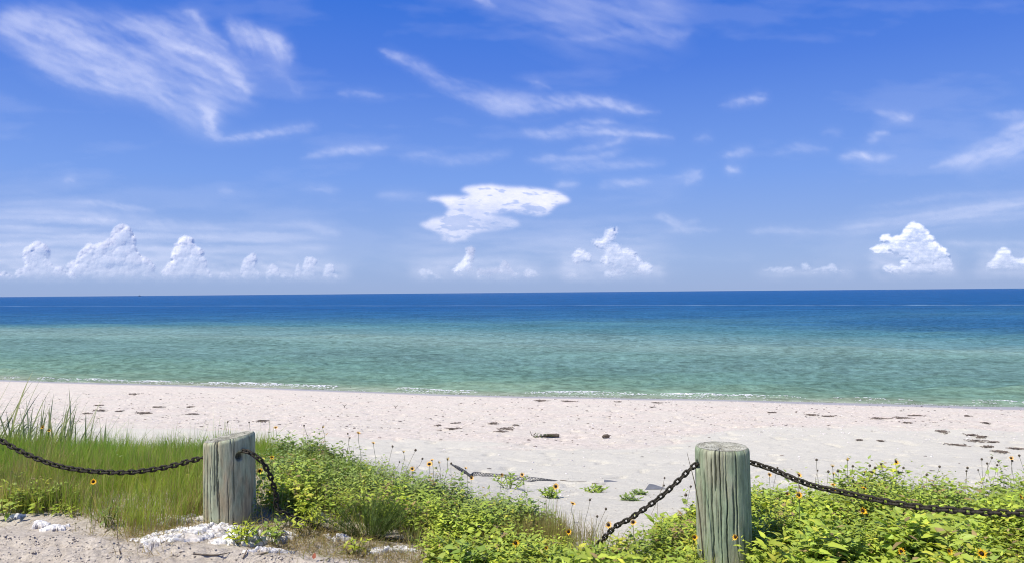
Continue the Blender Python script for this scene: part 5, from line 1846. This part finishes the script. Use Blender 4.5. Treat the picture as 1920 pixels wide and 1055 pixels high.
for (u_, v_, Y_, lb, fc_, kd_, sz_) in bl:
    bloom(u_, v_, Y_, lb, fc_, kd_, sz_)

sh = [
    (427, 790, 6.0, 'tiny dark seed head above the grass behind the shorter post', .7),
    (467, 791, 6.0, 'tiny seed head left of the orange bloom behind the shorter post', .7),
    (570, 797, 5.9, 'dark seed head on the crest left of the closing bloom', .8),
    (652, 812, 5.8, 'dark seed head, upper one of two left of the side view bloom', .8),
    (656, 820, 5.8, 'dark seed head, lower one of two left of the side view bloom', .7),
    (736, 836, 5.7, 'dark round seed head on a leaning stalk against sand', .95),
    (779, 843, 5.65, 'bristly seed head leaning right, highest of its row', 1.1),
    (792, 859, 5.6, 'brown seed head just left of the bloom cluster', .9),
    (749, 865, 5.5, 'small seed head low at the leaf edge', .7),
    (818, 876, 5.5, 'seed head under the bloom cluster left of the netting', .9),
    (846, 868, 5.6, 'round dark seed head at the left tip of the netting', .95),
    (1246, 895, 5.6, 'small seed head on sand above the dipping chain', .8),
    (1295, 911, 5.2, 'upper seed head close to the left side of the taller post', .9),
    (1286, 927, 5.0, 'large dark seed head under the upper one beside the taller post', 1.2),
    (1245, 909, 5.4, 'pale small seed head in front of the grey fabric corner', .8),
    (1106, 936, 4.9, 'pinkish seed head on a bent stalk left of the creeping patch', .9),
    (1136, 953, 4.6, 'dark seed head among leaves left of the chain foot', .9),
    (1120, 967, 4.4, 'dark seed head above the left bloom of the pair', .8),
    (1458, 876, 5.3, 'small pale seed head above the start of the right chain', .8),
    (1531, 861, 5.4, 'seed head on a long stalk leaning right, left of the bent blooms', 1.0),
    (1533, 881, 5.3, 'tiny seed head below the long leaning one', .7),
    (1553, 883, 5.3, 'grey seed head touching the bloom that bends left', 1.05),
    (1571, 882, 5.3, 'tan bristly seed head right of the bloom that bends left', 1.1),
    (1599, 873, 5.4, 'dark seed head beside the bloom on the tall bent stalk', 1.0),
    (1631, 872, 5.4, 'pale seed head, upper left of a trio', 1.05),
    (1641, 876, 5.4, 'pale seed head, right one of a trio', 1.05),
    (1634, 884, 5.35, 'dark seed head, lowest of a trio', 1.0),
    (1652, 869, 5.4, 'hooked seed head on a tall stalk right of the trio', .95),
    (1684, 883, 5.4, 'seed head just under the highest yellow bloom', .85),
    (1694, 876, 5.4, 'greenish seed head right of the highest yellow bloom', .95),
    (1738, 889, 5.4, 'large dark seed head low against the right grass', 1.15),
    (1762, 874, 5.5, 'yellowish seed head over the middle of the right grass', 1.0),
    (1814, 876, 5.6, 'dark seed head over the right grass, upper of two', 1.0),
    (1812, 882, 5.6, 'small seed head over the right grass, lower of two', .8),
    (1834, 880, 5.6, 'tiny seed head right of the stacked two', .7),
    (1841, 860, 5.7, 'seed head on a straight stalk left of the right edge', 1.0),
    (1860, 857, 5.7, 'dark seed head on a stalk leaning left near the right edge', 1.0),
    (1851, 868, 5.7, 'dark seed head below the left leaning one', .95),
    (1872, 864, 5.7, 'tan seed head between two stalks near the right edge', .95),
    (1870, 871, 5.65, 'brown seed head under the tan one near the right edge', .9),
    (1911, 853, 5.7, 'dark seed head highest at the right edge', 1.0),
    (1898, 863, 5.6, 'seed head directly under the bloom nearest the right edge', .9),
]
for (u_, v_, Y_, lb, sz_) in sh:
    ft = gpos(u_ + random.uniform(-38, 22), Y_ + random.uniform(-.08, .02))
    bloom(u_, v_, Y_, lb, (random.uniform(-.3, .3), -.3, 1), 'seed', sz_, ft)


# ------------------------------------------------------------------ torn white bags
STRAW = []


def cloth(u, v, Lx, Ly, rot, h, label, seed, fold=0.5, outline=0.35):
    Lx, Ly, h = Lx * 1.15, Ly * 1.75, h * .5
    p = hit(u, v, 3.6, 8)
    NX, NY = 90, 46
    X, Y = np.meshgrid(np.linspace(-1, 1, NX), np.linspace(-1, 1, NY), indexing='ij')
    # squash the square sheet into a torn rounded outline
    ang = np.arctan2(Y, X)
    rad = np.maximum(np.abs(X), np.abs(Y))
    edge = 0.85 + 1.5 * outline * fbm(np.cos(ang) * 1.6 + seed, np.sin(ang) * 1.6, 4, 0.65, seed) + .12 * np.abs(np.cos(ang)) ** 3
    px_, py_ = rad * np.cos(ang) * edge * Lx, rad * np.sin(ang) * edge * Ly
    c, s = math.cos(rot), math.sin(rot)
    gx, gy = p.x + c * px_ - s * py_, p.y + s * px_ + c * py_
    body = (1 - rad ** 2.4)
    # folds run along the bag, pinched and fanning
    fan_ = py_ / (0.35 + 0.65 * np.abs(px_ / Lx) ** .8 + .2)
    q1 = fbm(px_ * 3.0 + seed, fan_ * 34, 3, .5, seed + 1)
    ridg = (1 - np.abs(q1) * 3.0)
    q2 = 1 - np.abs(fbm(px_ * 9 + 3, fan_ * 60 + px_ * 6, 2, .5, seed + 2)) * 2.6
    Z = terrain(gx, gy, True) + .012 + h * body * (0.30 + fold * 1.25 * np.clip(ridg, -.6, 1) + fold * .5 * q2) - .026 * (rad > .97) - .045 * sstep(fbm(px_ * 11 + seed, py_ * 22, 3, .55, seed + 8), .02, .32) - .008 * sstep(fbm(px_ * 20, py_ * 40, 2, .5, seed + 5), .25, .5)
    gx = gx + .008 * q1 * body
    V = np.stack([gx - p.x, gy - p.y, Z - p.z], -1).reshape(-1, 3)
    if Lx > .1:
        k_ = RNG.integers(0, gx.size, int(420 * Lx))
        STRAW.append(np.stack([gx.ravel()[k_], gy.ravel()[k_], Z.ravel()[k_] + .003], 1))
    o = link('torn_white_bag', mesh_np('torn_white_bag', V, grid_faces(NX, NY)[:, ::-1], True), M_CLOTH)
    o.location = p
    tag(o, label, 'bag', 'torn white sandbags in the sand')
    return o


cloth(352, 1004, .26, .055, .35, .035, 'largest crumpled white sandbag, left of the yellow green plant', 3, .9)
cloth(335, 978, .15, .03, .25, .03, 'narrow white bag scrap under the dry grass, above the largest bag', 5, .9)
cloth(288, 1018, .055, .022, -.1, .025, 'pleated mouth of a white bag at the left end of the largest one', 7, 1.0)
cloth(405, 990, .10, .035, .5, .03, 'crumpled white cloth bunched at the foot of the shorter post', 9, 1.0)
cloth(478, 1012, .21, .05, .32, .05, 'smooth bulging white sandbag below the yellow green plant', 12, .55, .18)
cloth(500, 1032, .12, .014, .3, .02, 'thin white strip of cloth in the sand below the smooth bag', 15, .6)
cloth(636, 1011, .07, .03, 0, .035, 'small white bag lump in the dry litter right of the smooth bag', 17, .8)
cloth(735, 1034, .14, .03, .3, .02, 'flat shredded white bag at the bottom, left of the bushy plant', 19, 1.0)
cloth(72, 987, .05, .028, .4, .03, 'leftmost small white bag scrap in the sand bank', 21, 1.0)
cloth(107, 992, .06, .026, .3, .02, 'small crinkled white scrap next to the leftmost one', 23, 1.0)
cloth(30, 970, .05, .012, .3, .012, 'thin pale scrap under the leafy plant at the left edge', 24, 1.0)
cloth(902, 996, .05, .04, 0, .05, 'white bag piece glimpsed behind the bushy broad leaved plant', 25, .7)
cloth(1100, 1049, .10, .05, .1, .05, 'white bag showing through leaves at the bottom, left of two', 27, .8)
cloth(1200, 1050, .11, .05, 0, .05, 'white bag showing through leaves at the bottom, right of two', 29, .8)
cloth(600, 968, .05, .02, .1, .02, 'pale scrap in the litter above the small white lump', 31, .8)
cloth(870, 1040, .13, .03, 0, .02, 'shredded white bag beneath the bushy broad leaved plant', 33, .9)


def straw_on_bags():
    P = np.concatenate(STRAW)
    n = len(P)
    az = RNG.uniform(0, 6.28, n)
    lean = np.stack([np.cos(az), np.sin(az)], 1) * RNG.uniform(1, 4, (n, 1))
    C = np.array([.28, .21, .11]) * RNG.uniform(.4, 1.2, (n, 1))
    o = build_blades('straw', P, RNG.uniform(.01, .03, n), np.full(n, .0028), lean, RNG.uniform(0, .5, n), C, seg=2)
    tag(o, 'dead straw fallen across the torn white sandbags', 'straw', kind='stuff')


straw_on_bags()

# ------------------------------------------------------------------ sticks and small litter
def stick(pts, r, mat, name, label, cat='stick'):
    P = catmull(pts, 6)
    rr = r * (0.75 + 0.35 * np.sin(np.linspace(0, 9, len(P)))) * np.linspace(1, .45, len(P))
    o3 = P[0].copy()
    V, F = tube_np(P - o3, rr, 6)
    n = len(P)
    F = [tuple(f) for f in F.tolist()]
    me = bpy.data.meshes.new(name)
    me.from_pydata([tuple(v) for v in V], [], F + [tuple(range(6))[::-1], tuple(range((n - 1) * 6, n * 6))])
    for p_ in me.polygons:
        p_.use_smooth = True
    o = link(name, me, mat)
    o.location = o3
    tag(o, label, cat)
    return o


def gp(u, v, dz=.004):
    p = hit(u, v, 3.5)
    return p + Vector((0, 0, dz))


stick([gp(362, 1042), gp(400, 1042), gp(430, 1038), gp(470, 1024), gp(505, 1012, .02), gp(528, 1006, .02)], .004, M_DARKSTICK, 'branch', 'long dark thin branch lying along the lower edge of the smooth white bag', 'branch')
stick([gp(455, 1049), gp(463, 1038, .01), gp(468, 1030, .015), gp(464, 1024, .01)], .0045, M_STICK, 'stick', 'short curved stick below the smooth white bag')
stick([gp(487, 1044), gp(505, 1035), gp(522, 1026)], .006, M_STICK, 'stick', 'pale thick stick pointing right, below the smooth white bag')
stick([gp(226, 1040), gp(222, 1028, .02), gp(219, 1010, .06)], .003, M_DARKSTICK, 'stick', 'single brown twig sticking up from the sandy track')
stick([gp(600, 1055), gp(608, 1050), gp(620, 1046)], .003, M_DARKSTICK, 'stick', 'thin twig at the bottom beside the red dead leaf')
stick([gp(1280, 1010, .02), gp(1295, 1003, .03), gp(1308, 1000, .02)], .006, M_STICK, 'stick', 'grey stick by the foot of the taller post')
# standing dead blade left of the tall post
def standing_blade():
    a, b = at(1308, 935, 4.05), at(1288, 847, 4.05)
    root = empty('dead_reed_blade', gpos(1316, 4.05))
    tag(root, 'tall thin grey dead blade leaning beside the taller post', 'reed')
    f = np.zeros(3)
    V, F = tube_np(catmull([f + np.array([0, 0, -.02]), np.array(a - root.location), np.array(b - root.location)], 6), np.linspace(.006, .001, 13), 5)
    V[:, 1] = V[:, 1] * .6
    link('blade', mesh_np('blade', V, F, True), M_DRYSTEM, root)


standing_blade()
# dead red leaf
p = gp(588, 1053, .012)
me = single_leaf('dead_leaf', .6, .2, .3, (0.3, .1, .05))
me.materials.clear()
me.materials.append(M_DEADLEAF)
o = link('dead_leaf', me, None)
o.location = p
o.scale = (.035,) * 3
o.rotation_euler = (.3, -1.1, 1.4)
tag(o, 'small reddish dead leaf at the bottom edge of the sandy track', 'leaf')

# sticks standing at the water's edge
for (u_, v_, lb) in ((660, 730, 'dark short stick standing at the water edge, left one of two'), (756, 732, 'dark short stick standing at the water edge, right one of two')):
    b = hit(u_, v_, 12)
    stick([b + Vector((0, 0, -.03)), b + Vector((-.02, 0, .05)), b + Vector((-.06, 0, .12))], .018, M_DARKSTICK, 'stick', lb)
for (u_, v_, lb) in ((646, 763, 'tiny forked twig on the shelly sand, left one of two'), (742, 765, 'tiny forked twig on the shelly sand, right one of two')):
    b = hit(u_, v_, 10)
    V, F = join([tube_np([b - b + Vector((0, 0, -.01)), Vector((0, 0, .05))], .008, 5), tube_np([Vector((0, 0, .03)), Vector((.05, 0, .08))], .006, 5), tube_np([Vector((0, 0, .03)), Vector((-.05, 0, .08))], .006, 5)])
    o = link('twig', mesh_np('twig', V, F, True), M_DARKSTICK)
    o.location = b
    tag(o, lb, 'twig')


def build_log():
    b = hit(1028, 820, 9)
    root = empty('driftwood_log', b)
    tag(root, 'small driftwood log with green growth lying on the pale sand at centre', 'driftwood')
    V, F = tube_np([(-.10, 0, .02), (.0, .01, .035), (.12, 0, .035), (.2, -.01, .03)], [.014, .03, .035, .03], 8)
    link('log', mesh_np('log', V, F, True), M_DARKSTICK, root)
    V, F = join([tube_np([(-.33, 0, .12), (-.3, 0, .04), (-.24, 0, 0.01), (-.1, 0, .02)], [.004, .006, .008, .01], 5), tube_np([(-.27, 0, .02), (-.23, 0, .09)], [.007, .004], 5)])
    link('branch', mesh_np('branch', V, F, True), M_DARKSTICK, root)
    n = 60
    P = np.stack([RNG.uniform(-.25, .1, n), RNG.uniform(-.05, .03, n), RNG.uniform(.01, .06, n)], 1)
    az = RNG.uniform(0, 6.28, n)
    A = np.stack([np.cos(az), np.sin(az), RNG.uniform(0, .6, n)], 1)
    build_leaves('foliage', P, A, np.tile([[0, 0, 1.0]], (n, 1)), np.full(n, .05), np.full(n, .03), np.tile([[.12, .16, .05]], (n, 1))).parent = root
    b = hit(1136, 821, 9)
    V, F = tube_np([(-.06, 0, .02), (-.03, .01, .04), (.03, 0, .045), (.06, 0, .02)], [.02, .03, .034, .02], 7)
    o = link('driftwood_stump', mesh_np('driftwood_stump', V, F, True), M_DARKSTICK)
    o.location = b
    tag(o, 'short dark stump of driftwood on the pale sand right of the log', 'driftwood')


build_log()


def build_net():
    # strip of black plastic geogrid, half buried, its upper edge slack
    root_p = hit(950, 900, 6.2)
    top = [(846, 869), (858, 873), (872, 881), (882, 888), (890, 884.5), (915, 886.5), (950, 889), (990, 893), (1020, 896.5), (1048, 900.2)]
    bot = [(849, 873), (866, 884), (878, 892), (884, 894), (888, 892), (915, 893), (950, 896), (988, 902), (1014, 901.5), (1042, 901.5)]
    n = len(top)
    Yb = [hit(a, b + 2, 6.2).y for a, b in bot]
    ym = float(np.mean(Yb))
    B = []
    T_ = []
    for (a, b), (c, d) in zip(top, bot):
        q = hit(c, max(d, b + 1), 6.2)
        B.append(np.array(q))
        t = at(a, b, q.y + 0.05)
        T_.append(np.array(t))
    B, T_ = catmull(B, 10), catmull(T_, 10)
    m = len(B)
    tubes = []
    rows = 4
    for r in range(rows):
        k_ = r / (rows - 1)
        tubes.append(tube_np(B * (1 - k_) + T_ * k_ - np.array(root_p), .0038 if r == rows - 1 else .0026, 4))
    cols_ = 46
    for i in range(cols_):
        a = i / cols_ * (m - 1)
        for sgn in (2.6, -2.6):
            b = a + sgn
            if b < 0 or b > m - 1:
                continue
            pb = np.array([np.interp(a, np.arange(m), B[:, j]) for j in range(3)])
            pt = np.array([np.interp(b, np.arange(m), T_[:, j]) for j in range(3)])
            tubes.append(tube_np([pb - np.array(root_p), pt - np.array(root_p)], .0026, 4))
    V, F = join(tubes)
    o = link('black_netting', mesh_np('black_netting', V, F, True), M_NET)
    o.location = root_p
    tag(o, 'strip of black plastic netting half buried in the pale sand at centre', 'netting')
    # grey fabric corner and a sliver of it
    for (pts, lb) in (([(1209, 917.5), (1217, 906), (1226, 907), (1249, 914.5), (1228, 916)], 'grey fabric corner poking out of the sand behind the dipping chain'),
                      ([(1132, 904), (1133, 898), (1146, 899.5), (1166, 903), (1148, 903)], 'thin grey sliver of fabric in the sand left of the fabric corner')):
        P3 = []
        b0 = hit(pts[0][0], pts[0][1], 6)
        for i, (a, b) in enumerate(pts):
            P3.append(at(a, b, b0.y + (0.0 if i in (0, 3, 4) else .06)) - b0)
        c = sum(P3, Vector()) / len(P3) + Vector((0, .0, .004))
        V = [tuple(q) for q in P3] + [tuple(c)]
        V += [(x, y + .006, z - .003) for x, y, z in V]
        k5 = len(pts)
        F = []
        for i in range(k5):
            j = (i + 1) % k5
            F += [(i, j, k5), (k5 + 1 + j, k5 + 1 + i, 2 * k5 + 1), (j, i, k5 + 1 + i), (j, k5 + 1 + i, k5 + 1 + j)]
        o = link('fabric_scrap', mesh_np('fabric_scrap', V, F, False), M_FABRIC)
        o.location = b0
        tag(o, lb, 'fabric')
    stick([gp(1110, 906), gp(1125, 907), gp(1136, 907)], .005, M_DARKSTICK, 'stick', 'thin stick above the creeping green patch on the pale sand')
    a = hit(1065, 901.5, 6)
    stick([gp(1050, 900.5, .004), gp(1075, 902.5, .004), gp(1100, 902, .004)], .004, M_DARKSTICK, 'cord', 'thin cord trailing right from the black netting', 'cord')


build_net()


def wrack(u, v, wpx, label, seed, dens=1.0, thick=1.0):
    rng = np.random.default_rng(seed)
    p = hit(u, v, 6.5)
    w = wpx / FPX * p.y * 0.38
    d = w * 0.95 * thick
    n = int(30 * dens)
    tubes = []
    for i in range(n):
        c = np.array([rng.normal(0, .5) * w, rng.normal(0, .5) * d])
        a = rng.normal(0, .7)
        L = w * rng.uniform(.15, .5)
        pts = []
        for t in (-1, -.3, .35, 1):
            x, y = c[0] + math.cos(a) * L * t + rng.normal(0, .02), c[1] + math.sin(a) * L * t + rng.normal(0, .03)
            gx, gy = p.x + x, p.y + y
            pts.append((x, y, tz(gx, gy) - p.z + rng.uniform(.002, .022)))
        tubes.append(tube_np(pts, rng.uniform(.0025, .0065), 4))
    V, F = join(tubes)
    o = link('seaweed_clump', mesh_np('seaweed_clump', V, F, True), M_WRACK)
    o.location = p
    tag(o, label, 'seaweed', 'dried seaweed clumps on the beach')


for i, (u_, v_, w_, lb) in enumerate([
    (850, 804, 30, 'dark seaweed clump left of centre at the edge of the shelly band'),
    (856, 793, 16, 'small seaweed streak just behind the clump left of centre'),
    (926, 794, 22, 'thin seaweed streak curving down right at centre'), (967, 797, 16, 'small dark seaweed piece right of the curving streak'),
    (948, 804, 40, 'long seaweed strand above the driftwood log'), (942, 809, 22, 'seaweed clump nearest the driftwood log'),
    (822, 798, 12, 'tiny seaweed bit left of the centre clump'), (1014, 751, 34, 'seaweed streak near the water left of the middle'), (1066, 752, 30, 'seaweed patch near the water at the middle'),
    (1160, 753, 18, 'small seaweed tuft near the water right of the middle'), (1224, 763, 14, 'compact seaweed knot right of the middle'), (1232, 755, 26, 'thin seaweed strand behind the compact knot'),
    (1448, 773, 20, 'seaweed clump on its own right above the taller post'), (1522, 778, 30, 'thin left tail of the seaweed streak above the right chain'), (1552, 780, 30, 'thick seaweed streak above the right chain'),
    (1650, 784, 42, 'scattered seaweed along the tide line, left of three'), (1690, 783, 36, 'scattered seaweed along the tide line, middle of three'), (1718, 779, 30, 'scattered seaweed along the tide line, right of three'),
    (1812, 780, 18, 'small seaweed dash at the far right near the water'), (1766, 809, 26, 'tufted seaweed clump at the right, apart from the group'), (1822, 816, 22, 'upper left clump of the right seaweed group'),
    (1838, 820, 26, 'thickest clump of the right seaweed group'), (1832, 828, 46, 'long strand under the thickest clump of the right group'), (1862, 829, 24, 'right strand of the right seaweed group'),
    (1792, 834, 40, 'thin spread out seaweed left of the right group'), (1852, 838, 26, 'small strand below the right seaweed group'), (1874, 847, 38, 'lowest slanting strand of the right seaweed group'),
    (1906, 841, 24, 'round seaweed clump closest to the right edge'), (1700, 792, 18, 'small seaweed dash below the tide line at the right'), (1612, 825, 10, 'small dark speck of weed on bare sand right of the taller post'),
    (1652, 827, 10, 'pale seaweed curl on bare sand above the seed heads'), (250, 738, 22, 'seaweed dash nearest the water at the left'), (184, 760, 20, 'upper seaweed clump among the reed tips'),
    (186, 770, 24, 'lower seaweed clump among the reed tips'), (222, 771, 16, 'small seaweed dash right of the reed tips'), (268, 774, 44, 'faint slanting seaweed streak over the left grass'),
    (298, 763, 26, 'dark slanting seaweed streak left of the shorter post'), (356, 763, 14, 'small seaweed piece above the left grass'), (360, 776, 28, 'seaweed scraps above and left of the shorter post'),
    (492, 789, 24, 'seaweed dash directly above the right of the shorter post'), (165, 775, 18, 'seaweed scrap behind the leaning reed blades'), (1850, 793, 14, 'small seaweed dot high on the right beach')]):
    wrack(u_, v_, w_, lb, 100 + i, 1.0 if w_ > 18 else .6)


def beach_litter():
    # small dark scraps and shell fragments over the shelly band: nobody could count them
    n = 9000
    Y = RNG.uniform(9, 24, n)
    X = RNG.uniform(-.74, .74, n) * Y
    shy = shore_y(X)
    Yn = Y * 24 / shy
    inner = np.interp(X / Y, [-0.7, -0.4, 0.0, 0.17, 0.3, 0.7], [14.0, 13.6, 12.6, 12.6, 15.8, 17.0])
    cl = fbm(X * .6, Y * 1.6, 3, .6, 91)
    p = sstep(Yn, inner - .5, inner + 1.0) * (Yn < 23.2) * (0.12 + .9 * sstep(cl, .0, .4)) + .02
    ok = (RNG.random(n) < p * .6) & (Y < shy - .6)
    X, Y = X[ok], Y[ok]
    n = len(X)
    k_ = RNG.uniform(.4, 1.5, n)
    P = np.stack([X, Y, terrain(X, Y) + .003], 1)
    S = np.stack([.024 * k_, .008 * k_, .006 * k_], 1)
    C = np.array([.10, .08, .065]) * RNG.uniform(.6, 2.2, (n, 1))
    o = scatter_blobs('beach_litter', P, S, M_LITTER, C)
    tag(o, 'small dark scraps of weed scattered over the shelly sand', 'litter', kind='stuff')
    n = 9000
    Y = RNG.uniform(6.5, 23.5, n)
    X = RNG.uniform(-.74, .74, n) * Y
    shy = shore_y(X)
    Yn = Y * 24 / shy
    inner = np.interp(X / Y, [-0.7, -0.4, 0.0, 0.17, 0.3, 0.7], [14.0, 13.6, 12.6, 12.6, 13.8, 14.0])
    ok = (RNG.random(n) < sstep(Yn, inner - .8, inner + 1.5) * .8 + .04) & (Y < shy - .5)
    X, Y = X[ok], Y[ok]
    n = len(X)
    k_ = RNG.uniform(.4, 1.4, n)
    P = np.stack([X, Y, terrain(X, Y) + .004], 1)
    S = np.stack([.014 * k_, .010 * k_, .006 * k_], 1)
    C = np.array([.82, .76, .72]) * RNG.uniform(.7, 1.1, (n, 1))
    o = scatter_blobs('shell_fragments', P, S, M_LITTER, np.clip(C, 0, .9))
    tag(o, 'pale broken shells strewn over the beach', 'shells', kind='stuff')
    # crumbs, straw bits and pebbles of sand on the near track and open dune sand
    n = 9000
    rut = np.arange(n) < 1200
    Y = RNG.uniform(3.7, 8.5, n)
    X = np.where(rut, RNG.uniform(-2.9, -.8, n), RNG.uniform(-.72, .72, n) * Y)
    # broken crust gathers along the wheel ruts
    yr = np.choose(RNG.integers(0, 3, n), [4.06 - .09 * (X + 2.2), 3.93 - .11 * (X + 2.2), 3.82 - .12 * (X + 2.2)]) + .025 * perlin(X * 2.3, X * 0 + 1, 7)
    Y = np.where(rut, yr + RNG.normal(0, .018, n), Y)
    u = 960 + X / Y * FPX
    ok = ((Y < front(u) + .25) & (u < 900)) | ((u > 900) & (u < 1330) & (Y > back(u)) & (RNG.random(n) < .25))
    X, Y = X[ok], Y[ok]
    n = len(X)
    k_ = RNG.uniform(.3, 1.3, n) ** 1.5
    P = np.stack([X, Y, terrain(X, Y) + .002], 1)
    S = np.stack([.0062 * k_, .004 * k_, .003 * k_], 1)
    lightc = RNG.random((n, 1)) < .9
    C = np.where(lightc, np.array([[.50, .445, .37]]), np.array([[.30, .255, .20]])) * RNG.uniform(.7, 1.2, (n, 1))
    o = scatter_blobs('sand_crumbs', P, S, M_LITTER, C)
    tag(o, 'crumbs of crusted sand and plant bits on the sandy track', 'crumbs', kind='stuff')
    # loose straw lying flat
    n = 9000
    Y = RNG.uniform(3.75, 4.7, n)
    u = RNG.uniform(0, 900, n)
    X = (u - 960) / FPX * Y
    ok = (np.abs(Y - front(u) + .02) < .24) & (RNG.random(n) < np.interp(u, [0, 200, 420, 600, 800, 900], [.12, .35, .45, 1, 1, .6]))
    X, Y = X[ok], Y[ok]
    n = len(X)
    az = RNG.uniform(0, 6.28, n)
    lean = np.stack([np.cos(az), np.sin(az)], 1) * RNG.uniform(2, 5, (n, 1))
    C = np.array([.33, .25, .13]) * RNG.uniform(.45, 1.2, (n, 1))
    o = build_blades('straw_litter', np.stack([X, Y, terrain(X, Y) + .004], 1), RNG.uniform(.008, .02, n), np.full(n, .003), lean, RNG.uniform(0, .4, n), C, seg=2)
    tag(o, 'loose dead straw lying on the sand bank at the lower left', 'straw', kind='stuff')


m_, T_, b_ = new_mat('litter')
T_.l.new(attr(T_, 'Col', 'Color'), b_.inputs['Base Color'])
b_.inputs['Roughness'].default_value = .85
M_LITTER = m_
beach_litter()
print('grass', n_g, 'dry', n_d, 'leafy', n_l, 'objects', len(bpy.data.objects))
